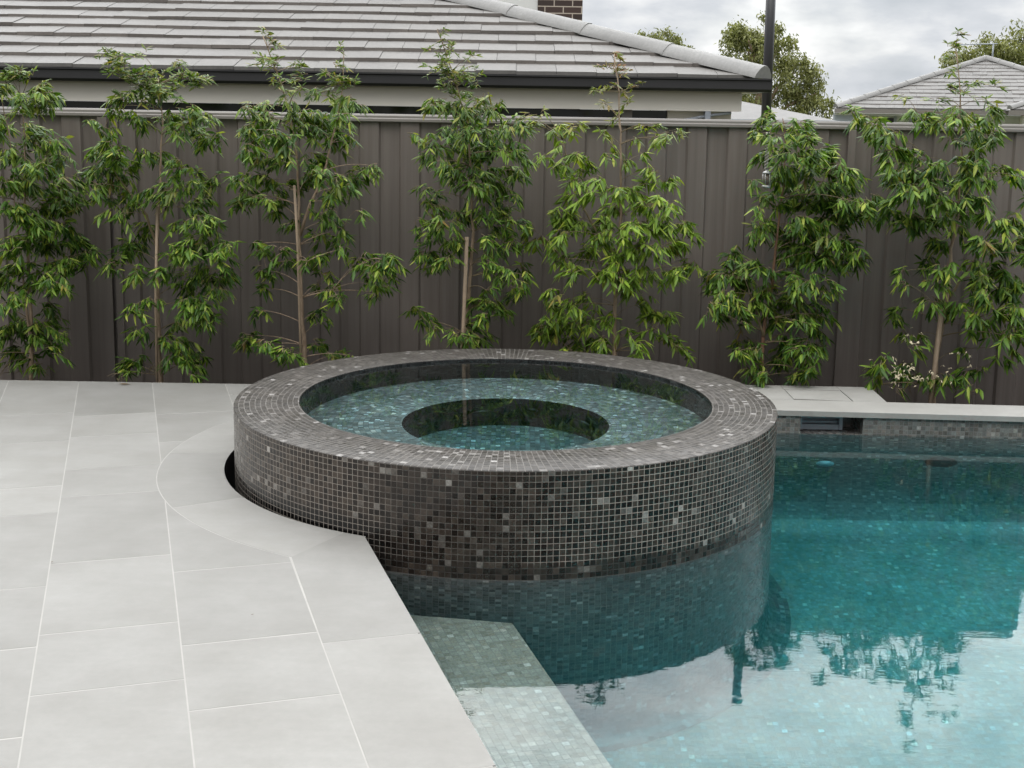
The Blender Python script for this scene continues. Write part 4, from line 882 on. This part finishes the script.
# ------------------------------------------------------------------ light
w=bpy.data.worlds.new('World'); scene.world=w; w.use_nodes=True; nt=w.node_tree; nt.nodes.clear()
class WN(NT):
    def __init__(s,t): s.t=t
N=WN(nt); out=N.n('ShaderNodeOutputWorld'); bg=N.n('ShaderNodeBackground'); N.l(bg.outputs[0],out.inputs[0]); bg.inputs[1].default_value=.11
SUN_AZ,SUN_EL=R_(205),R_(62)
sky=N.n('ShaderNodeTexSky'); sky.sky_type='NISHITA'; sky.sun_disc=False; sky.sun_elevation=SUN_EL; sky.sun_rotation=SUN_AZ
d=N.coord('Generated'); sp=N.n('ShaderNodeSeparateXYZ'); N.l(d,sp.inputs[0]); x,y,z=sp.outputs
el=N.math('ARCSINE',z); az=N.math('ARCTAN2',x,y)
cv=N.n('ShaderNodeCombineXYZ'); N.l(N.math('MULTIPLY',az,1.),cv.inputs[0]); N.l(N.math('MULTIPLY',el,2.4),cv.inputs[1]); cv.inputs[2].default_value=3.3
n1=N.noise(cv.outputs[0],7.5,8,.52); n2=N.noise(N.vmath('ADD',cv.outputs[0],(3.1,1.7,0.)),2.2,3,.5)
cl=N.math('ADD',N.math('MULTIPLY',n1,.65),N.math('MULTIPLY',n2,.35))
ccol=N.ramp(cl,[(.38,(6.3,6.7,7.2)),(.46,(7.9,8.2,8.65)),(.51,(9.8,9.95,10.1)),(.57,(12.6,12.6,12.5))])
hi=N.smooth(el,R_(8),R_(20)); band=N.math('MULTIPLY',N.smooth(el,R_(13),R_(18)),N.smooth(el,R_(40),R_(58),1.,0.)); front=N.math('MULTIPLY',N.smooth(y,.1,.7),band)
top=N.smooth(el,R_(18),R_(55))
boost=N.math('MULTIPLY_ADD',front,2.65,N.math('ADD',N.math('MULTIPLY_ADD',hi,.32,1.),N.math('MULTIPLY',top,2.3)))
rear_dim=N.math('MULTIPLY',N.smooth(y,-.45,.15,1.,0.),N.smooth(el,R_(28),R_(48),1.,0.))  # low sky behind the camera dimmed in place of an unseen house
boost=N.math('MULTIPLY',boost,N.math('MULTIPLY_ADD',rear_dim,-.55,1.))
ccol=N.vmath('SCALE',ccol,scale=boost)
cover=N.smooth(n2,.3,.42,.8,.97)
N.l(N.mix(cover,sky.outputs[0],ccol),bg.inputs[0])
sl=bpy.data.lights.new('sun','SUN'); sl.energy=1.3; sl.angle=R_(28); sl.color=(1,.96,.9)
so_=bpy.data.objects.new('sun',sl); col.objects.link(so_)
sd=Vector((math.sin(SUN_AZ)*math.cos(SUN_EL),math.cos(SUN_AZ)*math.cos(SUN_EL),math.sin(SUN_EL)))
so_.rotation_euler=sd.to_track_quat('Z','Y').to_euler()

# ------------------------------------------------------------------ camera
cam=bpy.data.cameras.new('camera'); co=bpy.data.objects.new('camera',cam); col.objects.link(co); scene.camera=co
p=R_(9.5); rho=.0165
fwd=Vector((0,math.cos(p),-math.sin(p))); U0=Vector((0,math.sin(p),math.cos(p))); X=Vector((1,0,0))
rt=X*math.cos(rho)+U0*math.sin(rho); up=-X*math.sin(rho)+U0*math.cos(rho)
m=Matrix((rt,up,-fwd)).transposed().to_4x4(); m.translation=(0,0,1.62); co.matrix_world=m
cam.sensor_width=36; cam.lens=1270/1024*36; cam.shift_y=-.05613; cam.clip_start=.05; cam.clip_end=3000
vs=scene.view_settings; vs.view_transform='Standard'; vs.look='None'; vs.exposure=-.27; vs.gamma=1.; vs.use_curve_mapping=False
scene.render.engine='CYCLES'; c=scene.cycles
c.use_denoising=True; c.volume_bounces=2; c.max_bounces=14; c.transmission_bounces=12; c.diffuse_bounces=4; c.glossy_bounces=4; c.caustics_refractive=True; c.caustics_reflective=False; c.sample_clamp_indirect=8.
